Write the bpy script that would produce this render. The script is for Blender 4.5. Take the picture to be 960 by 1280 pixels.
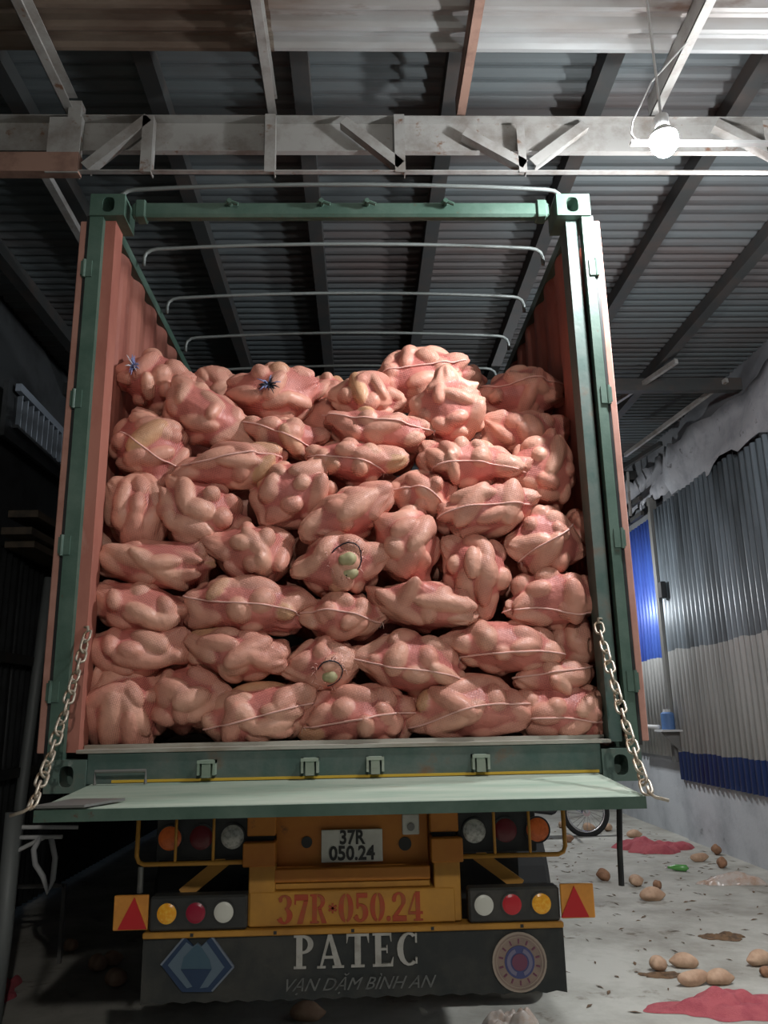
import bpy, bmesh, math, random
import numpy as np
from mathutils import Vector, Matrix

for o in list(bpy.data.objects):
    bpy.data.objects.remove(o)
scene = bpy.context.scene
C = scene.collection
R = math.radians
random.seed(7)

# ------------------------------------------------------------------ camera
CAM = np.array([0.066, -3.437, 1.64]); FPX = 1000.0
def cam_axes(yaw, pitch, roll):
    cy, sy, cp, sp = math.cos(yaw), math.sin(yaw), math.cos(pitch), math.sin(pitch)
    f = np.array([sy*cp, cy*cp, sp]); r = np.array([cy, -sy, 0.0]); u = np.cross(r, f)
    return r*math.cos(roll)+u*math.sin(roll), -r*math.sin(roll)+u*math.cos(roll), f
CR, CU, CF = cam_axes(R(1.8), R(14.09), R(-1.12))
cd = bpy.data.cameras.new('camera'); cam = bpy.data.objects.new('camera', cd); C.objects.link(cam)
cd.sensor_fit = 'VERTICAL'; cd.sensor_height = 36; cd.lens = FPX/1280*36
cam.matrix_world = Matrix(((CR[0], CU[0], -CF[0], CAM[0]), (CR[1], CU[1], -CF[1], CAM[1]),
                           (CR[2], CU[2], -CF[2], CAM[2]), (0, 0, 0, 1)))
scene.camera = cam

# ------------------------------------------------------------------ world, exposure
w = bpy.data.worlds.new('night'); scene.world = w; w.use_nodes = True
w.node_tree.nodes['Background'].inputs[0].default_value = (0.30, 0.42, 0.60, 1)
w.node_tree.nodes['Background'].inputs[1].default_value = 0.06
scene.view_settings.view_transform = 'Standard'; scene.view_settings.look = 'None'
scene.view_settings.gamma = 1; scene.view_settings.use_curve_mapping = False
scene.view_settings.exposure = 0.42
LAMP_POS = (1.44, -0.42, 4.09); LAMP_W = 150.0
FILL_POS = (0.7, -5.6, 3.95); FILL_W = 205.0  # added fill light behind the camera, given a bulb shape
REAR_POS = (2.75, 8.0, 3.5); REAR_W = 150.0  # added light hidden behind the container, lifts the far floor and wall
AISLE_POS = (2.65, 0.35, 4.2); AISLE_W = 230.0  # added light right of the frame, lifts the aisle floor and wall

def ray(px, py): return CF + CR*(px-480)/FPX + CU*(640-py)/FPX
def atY(px, py, Y): d = ray(px, py); return CAM + d*(Y-CAM[1])/d[1]
def atZ(px, py, Z=0.0): d = ray(px, py); return CAM + d*(Z-CAM[2])/d[2]
def atX(px, py, X): d = ray(px, py); return CAM + d*(X-CAM[0])/d[0]
def mpp(p): return float((np.asarray(p)-CAM) @ CF)/FPX      # metres per pixel at a point

# ------------------------------------------------------------------ materials
MATS = {}
def node(nt, t, **kw):
    n = nt.nodes.new(t)
    for k, v in kw.items():
        if k in n.inputs: n.inputs[k].default_value = v
        else: setattr(n, k, v)
    return n
def mat(name, col, rough=.6, metal=0., col2=None, scale=6., lo=.45, hi=.65, detail=6., bump=0., bscale=40., spec=.4,
        stretch=(1, 1, 1), emit=None, estr=0., alpha=None, col3=None, scale3=2.5, lo3=.55, hi3=.6):
    m = bpy.data.materials.new(name); m.use_nodes = True; nt = m.node_tree; L = nt.links
    b = nt.nodes['Principled BSDF']
    b.inputs['Base Color'].default_value = (*col, 1); b.inputs['Roughness'].default_value = rough
    b.inputs['Metallic'].default_value = metal; b.inputs['Specular IOR Level'].default_value = spec
    if col2 or bump or col3:
        tc = node(nt, 'ShaderNodeTexCoord'); mp = node(nt, 'ShaderNodeMapping'); mp.inputs['Scale'].default_value = stretch
        L.new(tc.outputs['Object'], mp.inputs['Vector'])
    prev = None
    for c2, sc, l, h in ((col2, scale, lo, hi), (col3, scale3, lo3, hi3)):
        if not c2: continue
        n = node(nt, 'ShaderNodeTexNoise', Scale=sc, Detail=detail, Roughness=.65); L.new(mp.outputs[0], n.inputs['Vector'])
        r = node(nt, 'ShaderNodeMapRange'); r.inputs[1].default_value = l; r.inputs[2].default_value = h
        L.new(n.outputs[0], r.inputs[0])
        x = node(nt, 'ShaderNodeMix', data_type='RGBA'); L.new(r.outputs[0], x.inputs[0])
        if prev: L.new(prev, x.inputs[6])
        else: x.inputs[6].default_value = (*col, 1)
        x.inputs[7].default_value = (*c2, 1); prev = x.outputs[2]
    if prev: L.new(prev, b.inputs['Base Color'])
    if bump:
        n = node(nt, 'ShaderNodeTexNoise', Scale=bscale, Detail=4.); L.new(mp.outputs[0], n.inputs['Vector'])
        bp = node(nt, 'ShaderNodeBump', Strength=bump, Distance=.01); L.new(n.outputs[0], bp.inputs['Height'])
        L.new(bp.outputs[0], b.inputs['Normal'])
    if emit: b.inputs['Emission Color'].default_value = (*emit, 1); b.inputs['Emission Strength'].default_value = estr
    if alpha is not None: b.inputs['Alpha'].default_value = alpha
    MATS[name] = m; return m

mat('floor_concrete', (.47, .465, .42), .85, col2=(.29, .28, .245), scale=1.5, lo=.40, hi=.66, col3=(.13, .105, .075), scale3=3.1, lo3=.60, hi3=.72, bump=.35, bscale=18, spec=.2)
mat('plinth', (.54, .57, .60), .9, col2=(.40, .43, .46), scale=1.5, col3=(.14, .14, .13), scale3=3., lo3=.64, hi3=.76, bump=.2, bscale=30, spec=.2)
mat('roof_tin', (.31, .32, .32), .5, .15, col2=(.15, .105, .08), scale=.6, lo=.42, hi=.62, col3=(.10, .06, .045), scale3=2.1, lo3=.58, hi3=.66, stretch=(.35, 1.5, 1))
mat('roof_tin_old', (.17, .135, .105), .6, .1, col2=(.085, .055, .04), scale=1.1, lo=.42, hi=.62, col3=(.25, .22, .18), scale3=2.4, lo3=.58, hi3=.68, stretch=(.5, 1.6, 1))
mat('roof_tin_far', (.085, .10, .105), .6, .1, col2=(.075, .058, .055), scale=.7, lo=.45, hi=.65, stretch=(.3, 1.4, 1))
mat('galv', (.36, .355, .34), .5, .3, col2=(.24, .22, .20), scale=5., col3=(.20, .11, .07), scale3=9., lo3=.62, hi3=.7)
mat('purlin_dark', (.035, .038, .038), .6, .1, col2=(.055, .045, .04), scale=4)
mat('purlin_rust', (.28, .17, .13), .6, .1, col2=(.16, .09, .07), scale=5)
mat('green', (.050, .098, .074), .5, 0, col2=(.10, .155, .125), scale=3.5, lo=.4, hi=.7, col3=(.10, .055, .035), scale3=16., lo3=.66, hi3=.72, bump=.08, bscale=60)
mat('green_sill', (.058, .105, .090), .55, 0, col2=(.13, .155, .14), scale=5, lo=.4, hi=.7, col3=(.15, .09, .05), scale3=5., lo3=.6, hi3=.75, bump=.1, bscale=50)
mat('green_pale', (.22, .30, .235), .6, 0, col2=(.40, .43, .36), scale=2.6, lo=.35, hi=.7, stretch=(.4, 2.4, 1), col3=(.22, .20, .14), scale3=6., lo3=.62, hi3=.75, bump=.12, bscale=40)
mat('casting', (.085, .13, .11), .6, 0, col2=(.17, .14, .11), scale=6, lo=.5, hi=.75, col3=(.22, .26, .24), scale3=14, lo3=.62, hi3=.7)
mat('sill_metal', (.42, .41, .36), .6, .1, col2=(.24, .20, .15), scale=8, stretch=(.2, 1, 1))
mat('inner_red', (.40, .155, .115), .6, 0, col2=(.30, .10, .075), scale=3, col3=(.47, .24, .19), scale3=6., lo3=.58, hi3=.72, stretch=(1, 1, .4))
mat('door_edge', (.46, .24, .19), .65, 0, col2=(.36, .17, .13), scale=4)
mat('inner_floor', (.09, .07, .05), .8)
mat('yellow_line', (.62, .40, .04), .6)
mat('orange', (.44, .165, .022), .55, 0, col2=(.36, .115, .016), scale=4, lo=.4, hi=.7, col3=(.14, .06, .025), scale3=9., lo3=.64, hi3=.74, bump=.06, bscale=40)
mat('yellow_ochre', (.47, .23, .035), .6, 0, col2=(.34, .16, .03), scale=5, lo=.4, hi=.7)
mat('stencil_red', (.36, .055, .022), .65, col2=(.30, .08, .03), scale=20)
mat('black_plastic', (.012, .013, .014), .5, col2=(.028, .028, .026), scale=7)
mat('bar_black', (.030, .031, .030), .55, col2=(.055, .052, .045), scale=6)
mat('rubber_flap', (.022, .026, .026), .65, col2=(.045, .045, .040), scale=4, col3=(.07, .06, .05), scale3=9, lo3=.6, hi3=.8, bump=.15, bscale=25)
mat('letter_white', (.40, .39, .36), .7, col2=(.30, .29, .26), scale=20)
mat('letter_faded', (.14, .145, .14), .7, col2=(.07, .075, .075), scale=16)
mat('plate_white', (.55, .55, .50), .5, col2=(.47, .46, .41), scale=8)
mat('ink', (.03, .03, .03), .6)
mat('lens_orange', (.70, .15, .03), .25, col2=(.55, .10, .02), scale=60)
mat('lens_amber', (.85, .36, .02), .25, col2=(.90, .50, .06), scale=70)
mat('lens_darkred', (.11, .008, .012), .25)
mat('lens_red', (.50, .025, .035), .3)
mat('lens_maroon', (.28, .012, .035), .3)
mat('lens_clear', (.42, .42, .39), .2, .25, col2=(.20, .20, .19), scale=55)
mat('lens_white', (.60, .60, .54), .35)
mat('reflect_orange', (.66, .28, .05), .4, col2=(.55, .22, .04), scale=10)
mat('reflect_red', (.50, .02, .025), .35)
mat('emblem_beige', (.27, .20, .16), .6, col2=(.20, .15, .13), scale=12)
mat('emblem_rim', (.33, .27, .22), .55)
mat('emblem_blue', (.06, .07, .18), .5)
mat('emblem_violet', (.17, .16, .24), .5)
mat('emblem_core', (.16, .05, .09), .5)
mat('logo_pale', (.10, .145, .19), .6)
mat('logo_mid', (.05, .10, .14), .6)
mat('logo_deep', (.018, .04, .09), .6)
mat('logo_line', (.16, .19, .24), .6)
mat('steel', (.50, .45, .37), .45, .5, col2=(.28, .20, .13), scale=30)
mat('steel_dark', (.20, .20, .19), .5, .5)
mat('bow', (.17, .19, .185), .5, .3)
mat('tyre', (.016, .016, .016), .8)
mat('cord_pink', (.80, .47, .41), .7)
mat('strand', (.72, .58, .50), .7)
mat('twine_dark', (.02, .022, .035), .6)
mat('twine_blue', (.25, .30, .55), .5)
mat('twine_white', (.62, .62, .68), .5)
mat('tuber_green', (.44, .40, .23), .6, col2=(.33, .32, .16), scale=18)
mat('tuber', (.50, .34, .23), .7, col2=(.36, .22, .14), scale=14, lo=.4, hi=.7, bump=.2, bscale=60)
mat('tuber_brown', (.30, .16, .09), .75, col2=(.16, .08, .045), scale=14, lo=.4, hi=.7, bump=.2, bscale=60)
mat('net_loose', (.42, .095, .11), .8, col2=(.33, .06, .08), scale=10, bump=.6, bscale=140)
mat('poly_bag', (.66, .58, .52), .22, col2=(.52, .34, .24), scale=9, lo=.45, hi=.65, spec=.6, alpha=.62)
mat('white_chrome', (.65, .65, .66), .25, .9)
mat('bike_black', (.02, .02, .022), .4)
mat('debris', (.16, .095, .05), .8, col2=(.08, .05, .03), scale=20)
mat('bottle_green', (.10, .30, .08), .25)
mat('pump_blue', (.08, .16, .34), .5)
mat('pvc', (.52, .53, .53), .5)
mat('wood_dark', (.11, .085, .06), .8, col2=(.06, .05, .04), scale=6, stretch=(1, .3, 1))
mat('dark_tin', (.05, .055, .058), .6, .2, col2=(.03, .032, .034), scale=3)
mat('pipe_grey', (.22, .24, .24), .55, .2)
mat('louvre', (.24, .28, .33), .5)
mat('torn_sheet', (.30, .31, .33), .85, col2=(.20, .21, .23), scale=3, col3=(.08, .08, .085), scale3=5, lo3=.62, hi3=.7, bump=.5, bscale=9)
mat('far_wall', (.16, .17, .18), .9, col2=(.10, .11, .12), scale=1.)
mat('hose', (.42, .43, .44), .5)
def wall_tin(name, rows):
    """painted corrugated tin; rows = [(z limit, colour)], ragged paint edges"""
    m = bpy.data.materials.new(name); m.use_nodes = True; nt = m.node_tree; L = nt.links; b = nt.nodes['Principled BSDF']
    b.inputs['Roughness'].default_value = .42; b.inputs['Metallic'].default_value = .15
    g = node(nt, 'ShaderNodeNewGeometry'); sp = node(nt, 'ShaderNodeSeparateXYZ'); L.new(g.outputs['Position'], sp.inputs[0])
    nz = node(nt, 'ShaderNodeTexNoise', Scale=1.6, Detail=5.); L.new(g.outputs['Position'], nz.inputs['Vector'])
    a = node(nt, 'ShaderNodeMath', operation='MULTIPLY_ADD'); a.inputs[1].default_value = .16; L.new(nz.outputs[0], a.inputs[0]); L.new(sp.outputs[2], a.inputs[2])
    st = node(nt, 'ShaderNodeTexNoise', Scale=1.1, Detail=6.); mp = node(nt, 'ShaderNodeMapping'); mp.inputs['Scale'].default_value = (1, 2.2, .35)
    L.new(g.outputs['Position'], mp.inputs['Vector']); L.new(mp.outputs[0], st.inputs['Vector'])
    prev = None
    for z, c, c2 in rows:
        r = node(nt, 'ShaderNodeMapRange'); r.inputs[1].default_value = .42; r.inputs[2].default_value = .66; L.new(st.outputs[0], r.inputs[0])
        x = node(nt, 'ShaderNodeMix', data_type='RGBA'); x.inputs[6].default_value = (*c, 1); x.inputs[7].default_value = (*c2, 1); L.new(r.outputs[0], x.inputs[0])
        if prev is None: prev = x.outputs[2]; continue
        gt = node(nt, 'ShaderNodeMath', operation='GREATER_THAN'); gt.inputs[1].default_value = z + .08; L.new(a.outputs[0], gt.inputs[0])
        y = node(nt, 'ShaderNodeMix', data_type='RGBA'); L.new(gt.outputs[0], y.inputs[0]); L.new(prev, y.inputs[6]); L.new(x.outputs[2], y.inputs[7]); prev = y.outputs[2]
    L.new(prev, b.inputs['Base Color']); MATS[name] = m
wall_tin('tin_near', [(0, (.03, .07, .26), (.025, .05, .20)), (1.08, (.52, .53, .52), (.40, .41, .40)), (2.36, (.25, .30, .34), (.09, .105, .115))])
wall_tin('tin_far', [(0, (.52, .53, .52), (.40, .41, .40)), (2.30, (.06, .13, .50), (.035, .07, .32))])

def sack_mat():
    m = bpy.data.materials.new('sack_net'); m.use_nodes = True; nt = m.node_tree; L = nt.links; b = nt.nodes['Principled BSDF']
    b.inputs['Roughness'].default_value = .42; b.inputs['Specular IOR Level'].default_value = .5
    at = node(nt, 'ShaderNodeAttribute'); at.attribute_name = 'lump'; sp = node(nt, 'ShaderNodeSeparateColor'); L.new(at.outputs['Color'], sp.inputs[0])
    tc = node(nt, 'ShaderNodeTexCoord'); oi = node(nt, 'ShaderNodeObjectInfo')
    def mix(f, a, c):
        x = node(nt, 'ShaderNodeMix', data_type='RGBA')
        for k, v in ((0, f), (6, a), (7, c)):
            if isinstance(v, bpy.types.NodeSocket): L.new(v, x.inputs[k])
            elif k == 0: x.inputs[0].default_value = v
            else: x.inputs[k].default_value = (*v, 1)
        return x.outputs[2]
    def mth(op, a, c=None):
        n = node(nt, 'ShaderNodeMath', operation=op)
        for k, v in ((0, a), (1, c)):
            if v is None: continue
            if isinstance(v, bpy.types.NodeSocket): L.new(v, n.inputs[k])
            else: n.inputs[k].default_value = v
        return n.outputs[0]
    def rng(v, a, c):
        n = node(nt, 'ShaderNodeMapRange'); n.inputs[1].default_value = a; n.inputs[2].default_value = c; L.new(v, n.inputs[0]); return n.outputs[0]
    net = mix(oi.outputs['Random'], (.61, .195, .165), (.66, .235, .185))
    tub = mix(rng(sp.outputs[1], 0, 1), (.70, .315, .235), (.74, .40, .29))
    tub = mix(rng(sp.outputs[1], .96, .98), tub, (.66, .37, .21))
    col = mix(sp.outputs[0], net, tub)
    nz = node(nt, 'ShaderNodeTexNoise', Scale=9., Detail=3.); L.new(tc.outputs['Object'], nz.inputs['Vector'])
    mp = node(nt, 'ShaderNodeMapping'); mp.inputs['Rotation'].default_value = (0, .5, 0); L.new(tc.outputs['Object'], mp.inputs['Vector'])
    s3 = node(nt, 'ShaderNodeSeparateXYZ'); L.new(mp.outputs[0], s3.inputs[0])
    k = 2*math.pi/.0095
    pat = mth('MULTIPLY', mth('SINE', mth('MULTIPLY', s3.outputs[0], k)), mth('SINE', mth('MULTIPLY', s3.outputs[2], k)))
    pat = rng(pat, -.2, .5)
    msk = mth('MULTIPLY', pat, rng(nz.outputs[0], .36, .56))
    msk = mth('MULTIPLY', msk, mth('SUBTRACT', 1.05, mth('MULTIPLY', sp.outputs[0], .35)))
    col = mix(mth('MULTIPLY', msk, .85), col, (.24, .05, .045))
    L.new(col, b.inputs['Base Color'])
    n2 = node(nt, 'ShaderNodeTexNoise', Scale=45., Detail=4.); L.new(tc.outputs['Object'], n2.inputs['Vector'])
    bp = node(nt, 'ShaderNodeBump', Strength=.6, Distance=.006)
    L.new(mth('SUBTRACT', n2.outputs[0], mth('MULTIPLY', msk, .5)), bp.inputs['Height']); L.new(bp.outputs[0], b.inputs['Normal'])
    MATS['sack_net'] = m
sack_mat()

# ------------------------------------------------------------------ mesh helpers
ORG = {}                                   # world position of the frame a child is expressed in
class MB:
    def __init__(s): s.v = []; s.f = []
    def add(s, v, f):
        n = len(s.v); s.v += [tuple(map(float, p)) for p in v]; s.f += [tuple(i+n for i in q) for q in f]; return s
    def box(s, x0, x1, y0, y1, z0, z1):
        v = [(x, y, z) for z in (z0, z1) for y in (y0, y1) for x in (x0, x1)]
        return s.add(v, [(0, 2, 3, 1), (4, 5, 7, 6), (0, 1, 5, 4), (2, 6, 7, 3), (0, 4, 6, 2), (1, 3, 7, 5)])
    def bar(s, p, q, wd, ht, up=(0, 0, 1)):
        p, q = Vector(p), Vector(q); d = (q-p).normalized(); a = d.cross(Vector(up)).normalized(); b = a.cross(d)
        v = [e + a*sx*wd/2 + b*sz*ht/2 for e in (p, q) for sz in (-1, 1) for sx in (-1, 1)]
        return s.add(v, [(0, 2, 3, 1), (4, 5, 7, 6), (0, 1, 5, 4), (2, 6, 7, 3), (0, 4, 6, 2), (1, 3, 7, 5)])
    def angle(s, p, q, wd, t=.005, up=(0, 0, 1), flip=1):
        """an angle iron from p to q"""
        p, q = Vector(p), Vector(q); d = (q-p).normalized(); a = d.cross(Vector(up)).normalized()*flip; b = a.cross(d)*flip
        pr = [(0, 0), (wd, 0), (wd, t), (t, t), (t, wd), (0, wd)]
        v = [e + a*x + b*y for e in (p, q) for x, y in pr]; n = 6
        return s.add(v, [tuple(range(n))[::-1], tuple(range(n, 2*n))] + [(i, (i+1) % n, (i+1) % n+n, i+n) for i in range(n)])
    def tube(s, pts, r, n=8, closed=False, caps=True):
        P = [Vector(map(float, p)) for p in pts]; m = len(P); rs = r if hasattr(r, '__len__') else [r]*m
        T = []
        for i in range(m):
            a = P[i-1] if (i or closed) else P[0]; b = P[(i+1) % m] if (i < m-1 or closed) else P[-1]
            T.append((b-a).normalized())
        up = Vector((0, 0, 1)) if abs(T[0].z) < .9 else Vector((1, 0, 0))
        N = T[0].cross(up).normalized(); v = []
        for i in range(m):
            N = (N - T[i]*N.dot(T[i])).normalized(); B = T[i].cross(N)
            v += [P[i] + (N*math.cos(k*2*math.pi/n) + B*math.sin(k*2*math.pi/n))*rs[i] for k in range(n)]
        f = []
        for i in range(m if closed else m-1):
            j = (i+1) % m
            f += [(i*n+k, i*n+(k+1) % n, j*n+(k+1) % n, j*n+k) for k in range(n)]
        if caps and not closed: f += [tuple(range(n))[::-1], tuple(range((m-1)*n, m*n))]
        return s.add(v, f)
    def prism(s, poly, y0, y1):
        """polygon in x,z pushed through from y0 (front) to y1"""
        n = len(poly); v = [(x, y0, z) for x, z in poly] + [(x, y1, z) for x, z in poly]
        return s.add(v, [tuple(range(n)), tuple(range(2*n-1, n-1, -1))] + [(i+n, (i+1) % n+n, (i+1) % n, i) for i in range(n)])
    def disc(s, x, z, r, y0, y1, n=24, bulge=0.):
        pr = [(1, y1), (1, y0)] + ([(.75, y0-bulge*.6), (.4, y0-bulge*.9)] if bulge else [])
        v = [(x+r*k*math.cos(a*2*math.pi/n), y, z+r*k*math.sin(a*2*math.pi/n)) for k, y in pr for a in range(n)] + [(x, y0-bulge, z)]
        f = []
        for j in range(len(pr)-1): f += [(j*n+a, j*n+(a+1) % n, (j+1)*n+(a+1) % n, (j+1)*n+a) for a in range(n)]
        l = (len(pr)-1)*n; c = len(v)-1
        f += [(l+a, l+(a+1) % n, c) for a in range(n)] + [tuple(range(n))[::-1]]
        return s.add(v, f)
    def ring(s, x, z, r0, r1, y0, y1, n=32):
        v = [(x+r*math.cos(a*2*math.pi/n), y, z+r*math.sin(a*2*math.pi/n)) for r, y in ((r0, y0), (r1, y0), (r1, y1), (r0, y1)) for a in range(n)]
        return s.add(v, [(j*n+a, j*n+(a+1) % n, ((j+1) % 4)*n+(a+1) % n, ((j+1) % 4)*n+a) for j in range(4) for a in range(n)])
    def strip(s, cx, cz, ox, oz, ix, iz, a0, a1, fx, y0, y1, n=12):
        for k in range(n):
            q = [a0+(a1-a0)*(k+e)/n for e in (0, 1)]
            q = [R(t) for t in q]
            s.prism([fx(cx+ix*math.cos(q[0]), cz+iz*math.sin(q[0])), fx(cx+ox*math.cos(q[0]), cz+oz*math.sin(q[0])),
                     fx(cx+ox*math.cos(q[1]), cz+oz*math.sin(q[1])), fx(cx+ix*math.cos(q[1]), cz+iz*math.sin(q[1]))], y0, y1)
        return s
    def mesh(s, name, m, smooth=False, org=(0, 0, 0), bevel=0., recalc=True):
        me = bpy.data.meshes.new(name); o = Vector(org)
        me.from_pydata([(p[0]-o.x, p[1]-o.y, p[2]-o.z) for p in s.v], [], s.f)
        if recalc or bevel:
            bm = bmesh.new(); bm.from_mesh(me)
            bmesh.ops.recalc_face_normals(bm, faces=bm.faces)
            if bevel: bmesh.ops.bevel(bm, geom=[e for e in bm.edges if e.calc_face_angle(0) > .6], offset=bevel, segments=1, affect='EDGES', clamp_overlap=True)
            bm.to_mesh(me); bm.free()
        if smooth: me.polygons.foreach_set('use_smooth', [True]*len(me.polygons))
        me.materials.append(MATS[m]); return me
    def build(s, name, m, parent=None, smooth=False, bevel=0., kind=None, org=None):
        o0 = ORG[parent.name] if parent else Vector(org if org is not None else (0, 0, 0))
        o = link(name, s.mesh(name, m, smooth, o0, bevel), parent)
        if not parent: o.location = o0
        ORG[o.name] = Vector(o0)
        if kind: o['kind'] = kind
        return o
def link(name, data, parent=None):
    o = bpy.data.objects.new(name, data); C.objects.link(o); o.parent = parent; return o
def tag(o, label, cat, group=None):
    o['label'] = label; o['category'] = cat
    if group: o['group'] = group
    return o
def thing(name, label, cat, loc, group=None):
    o = link(name, None); o.location = loc; o.empty_display_size = .1; ORG[o.name] = Vector(loc); return tag(o, label, cat, group)
def structure(name, loc=(0, 0, 0)):
    o = link(name, None); o.location = loc; ORG[o.name] = Vector(loc); o['kind'] = 'structure'; return o
def text_into(mb, body, x, z, size, y0, thick=.002, shear=0., offset=0., align='CENTER', sx=1.):
    cu = bpy.data.curves.new('lettering', 'FONT'); cu.body = body; cu.size = size; cu.align_x = align; cu.align_y = 'CENTER'
    cu.extrude = thick/2; cu.shear = shear; cu.offset = offset; cu.resolution_u = 3; cu.space_line = .78
    o = bpy.data.objects.new('lettering', cu); C.objects.link(o); dg = bpy.context.evaluated_depsgraph_get(); dg.update()
    me = bpy.data.meshes.new_from_object(o.evaluated_get(dg))
    mb.add([(x+v.co.x*sx, y0-v.co.z, z+v.co.y) for v in me.vertices], [tuple(p.vertices) for p in me.polygons])
    bpy.data.objects.remove(o); bpy.data.meshes.remove(me); bpy.data.curves.remove(cu)

# ================================================================== SETTING
fl = MB(); fl.add([(-7, -9, 0), (5, -9, 0), (5, 14, 0), (-7, 14, 0), (-7, -9, -.2), (5, -9, -.2), (5, 14, -.2), (-7, 14, -.2)],
                  [(0, 1, 2, 3), (7, 6, 5, 4), (0, 4, 5, 1), (1, 5, 6, 2), (2, 6, 7, 3), (3, 7, 4, 0)])
fl.build('floor', 'floor_concrete', kind='structure')

def corr(mb, along0, along1, v0, v1, fn, pitch, amp, seg=6):
    """corrugated strip: waves along the first axis; fn(a, v, off) -> point"""
    n = max(2, int(round((along1-along0)/pitch*seg))); vv = []
    for i in range(n+1):
        a = along0+(along1-along0)*i/n; t = (a/pitch) % 1.0
        off = amp*min(1, max(-1, 1.6*math.sin(2*math.pi*t)))
        for v in (v0, v1): vv.append(fn(a, v, off))
    mb.add(vv, [(2*i, 2*i+1, 2*i+3, 2*i+2) for i in range(n)]); return mb
def solid(o, t):
    md = o.modifiers.new('thickness', 'SOLIDIFY'); md.thickness = t; md.offset = 0; return o

# right wall: rendered plinth, then corrugated tin sheets
wr = structure('wall_right', (4.2, 3, 0))
pl = MB(); pl.box(4.2, 4.5, -9, 7.34, 0, .80); pl.box(4.24, 4.5, 7.34, 14, 0, 1.06); pl.build('plinth', 'plinth', wr)
pl = MB(); pl.box(4.29, 4.45, -9, 14, .8, 5.4); pl.build('backing_wall', 'far_wall', wr)
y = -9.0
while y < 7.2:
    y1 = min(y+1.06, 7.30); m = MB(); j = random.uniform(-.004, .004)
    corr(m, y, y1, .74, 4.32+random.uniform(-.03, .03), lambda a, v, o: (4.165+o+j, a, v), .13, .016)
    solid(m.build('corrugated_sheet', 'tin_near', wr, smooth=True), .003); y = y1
y = 7.42
while y < 13.9:
    y1 = min(y+1.06, 14.0); m = MB(); j = random.uniform(-.004, .004)
    corr(m, y, y1, 1.0, 4.28+random.uniform(-.03, .03), lambda a, v, o: (4.20+o+j, a, v), .13, .016)
    solid(m.build('corrugated_sheet', 'tin_far', wr, smooth=True), .003); y = y1
m = MB(); m.box(4.12, 4.22, 7.30, 7.40, .95, 4.5); m.build('corner_post', 'steel_dark', wr)
# torn sheeting over the wall top, ragged edge
def torn(y0, y1, z0, z1, seed, x=4.14):
    rr = random.Random(seed); n = 26; m = MB(); v = []; f = []
    for i in range(n+1):
        a = y0+(y1-y0)*i/n; lo = z0+rr.uniform(-.05, .07); hi = z1+rr.uniform(-.12, .05)
        for k in range(5):
            v.append((x+rr.uniform(-.035, .035)+.05*math.sin(a*2.3+k), a, lo+(hi-lo)*k/4))
    f = [(i*5+k, (i+1)*5+k, (i+1)*5+k+1, i*5+k+1) for i in range(n) for k in range(4)]
    m.add(v, f); return solid(m.build('torn_sheeting', 'torn_sheet', wr, smooth=True), .006)
torn(1.2, 6.6, 4.30, 4.98, 1); torn(6.5, 9.6, 4.46, 5.02, 2, 4.2)
# light timber frame against the upper wall further back
for a, b in (((4.05, 7.4, 4.30), (4.05, 11, 4.30)), ((4.05, 7.4, 4.52), (4.05, 11, 4.52)), ((3.6, 8.6, 4.95), (4.1, 6.6, 5.06))):
    m = MB(); m.bar(a, b, .05, .06); m.build('wall_rail', 'purlin_dark', wr)
for yy in (7.9, 8.5, 9.2):
    m = MB(); m.bar((4.05, yy, 4.27), (4.05, yy, 4.56), .05, .05, up=(0, 1, 0)); m.build('rail_post', 'purlin_dark', wr)
for yy in (7.75, 7.95):
    m = MB(); m.bar((4.0, yy, 4.35), (4.0, yy-.05, 5.0), .03, .03, up=(0, 1, 0)); m.build('bright_strut', 'galv', wr)

wb = MB(); wb.box(-7, 5, 13.6, 13.9, 0, 5.8); wb.build('wall_back', 'far_wall', kind='structure')

# left wall: dark tin sheets between posts
wl = structure('wall_left', (-3.0, 3, 0))
y = -9.0
while y < 13.5:
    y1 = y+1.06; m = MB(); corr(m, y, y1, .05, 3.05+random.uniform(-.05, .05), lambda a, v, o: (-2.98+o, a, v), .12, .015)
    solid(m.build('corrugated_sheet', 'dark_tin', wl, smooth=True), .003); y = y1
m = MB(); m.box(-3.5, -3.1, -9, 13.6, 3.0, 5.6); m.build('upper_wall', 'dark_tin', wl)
m = MB(); m.tube([(-2.86, 4.10, 2.93), (-2.87, 4.02, 2.0), (-2.88, 3.93, 1.0), (-2.88, 3.88, .1)], .05, 10); m.build('down_pipe', 'pipe_grey', wl, smooth=True)
for z in (2.15, 1.2):
    m = MB(); m.bar((-2.92, 3.0, z), (-2.92, 4.3, z), .05, .08); m.build('girt', 'purlin_dark', wl)
# louvred vent high on the left, and lit rail above it
lv = thing('louvred_vent', 'louvred metal vent with slanting slats high on the dark left wall', 'vent', (-2.95, 3.6, 4.2))
A0, A1 = np.array([-2.9, 3.16, 4.36]), np.array([-2.9, 4.75, 4.30])
m = MB(); m.bar(A0+np.array([0, 0, .10]), A1+np.array([0, 0, .10]), .05, .07); m.build('frame', 'louvre', lv)
m = MB(); m.bar(A0+np.array([0, 0, -.26]), A1+np.array([0, 0, -.26]), .05, .03); m.build('frame', 'dark_tin', lv)
for i in range(13):
    yy = 3.22+.12*i; m = MB(); m.bar((-2.90, yy, 4.40), (-2.90, yy, 4.10), .055, .012, up=(.4, 1, 0)); m.build('slat', 'louvre', lv)
m = MB(); m.box(-3.0, -2.96, 3.1, 4.9, 4.0, 4.5); m.build('back_panel', 'dark_tin', lv)

TY, KF = .25, 1.214
KX = lambda x: .066+(x-.066)*KF
KZ = lambda z: 1.64+(z-1.64)*KF
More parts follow.
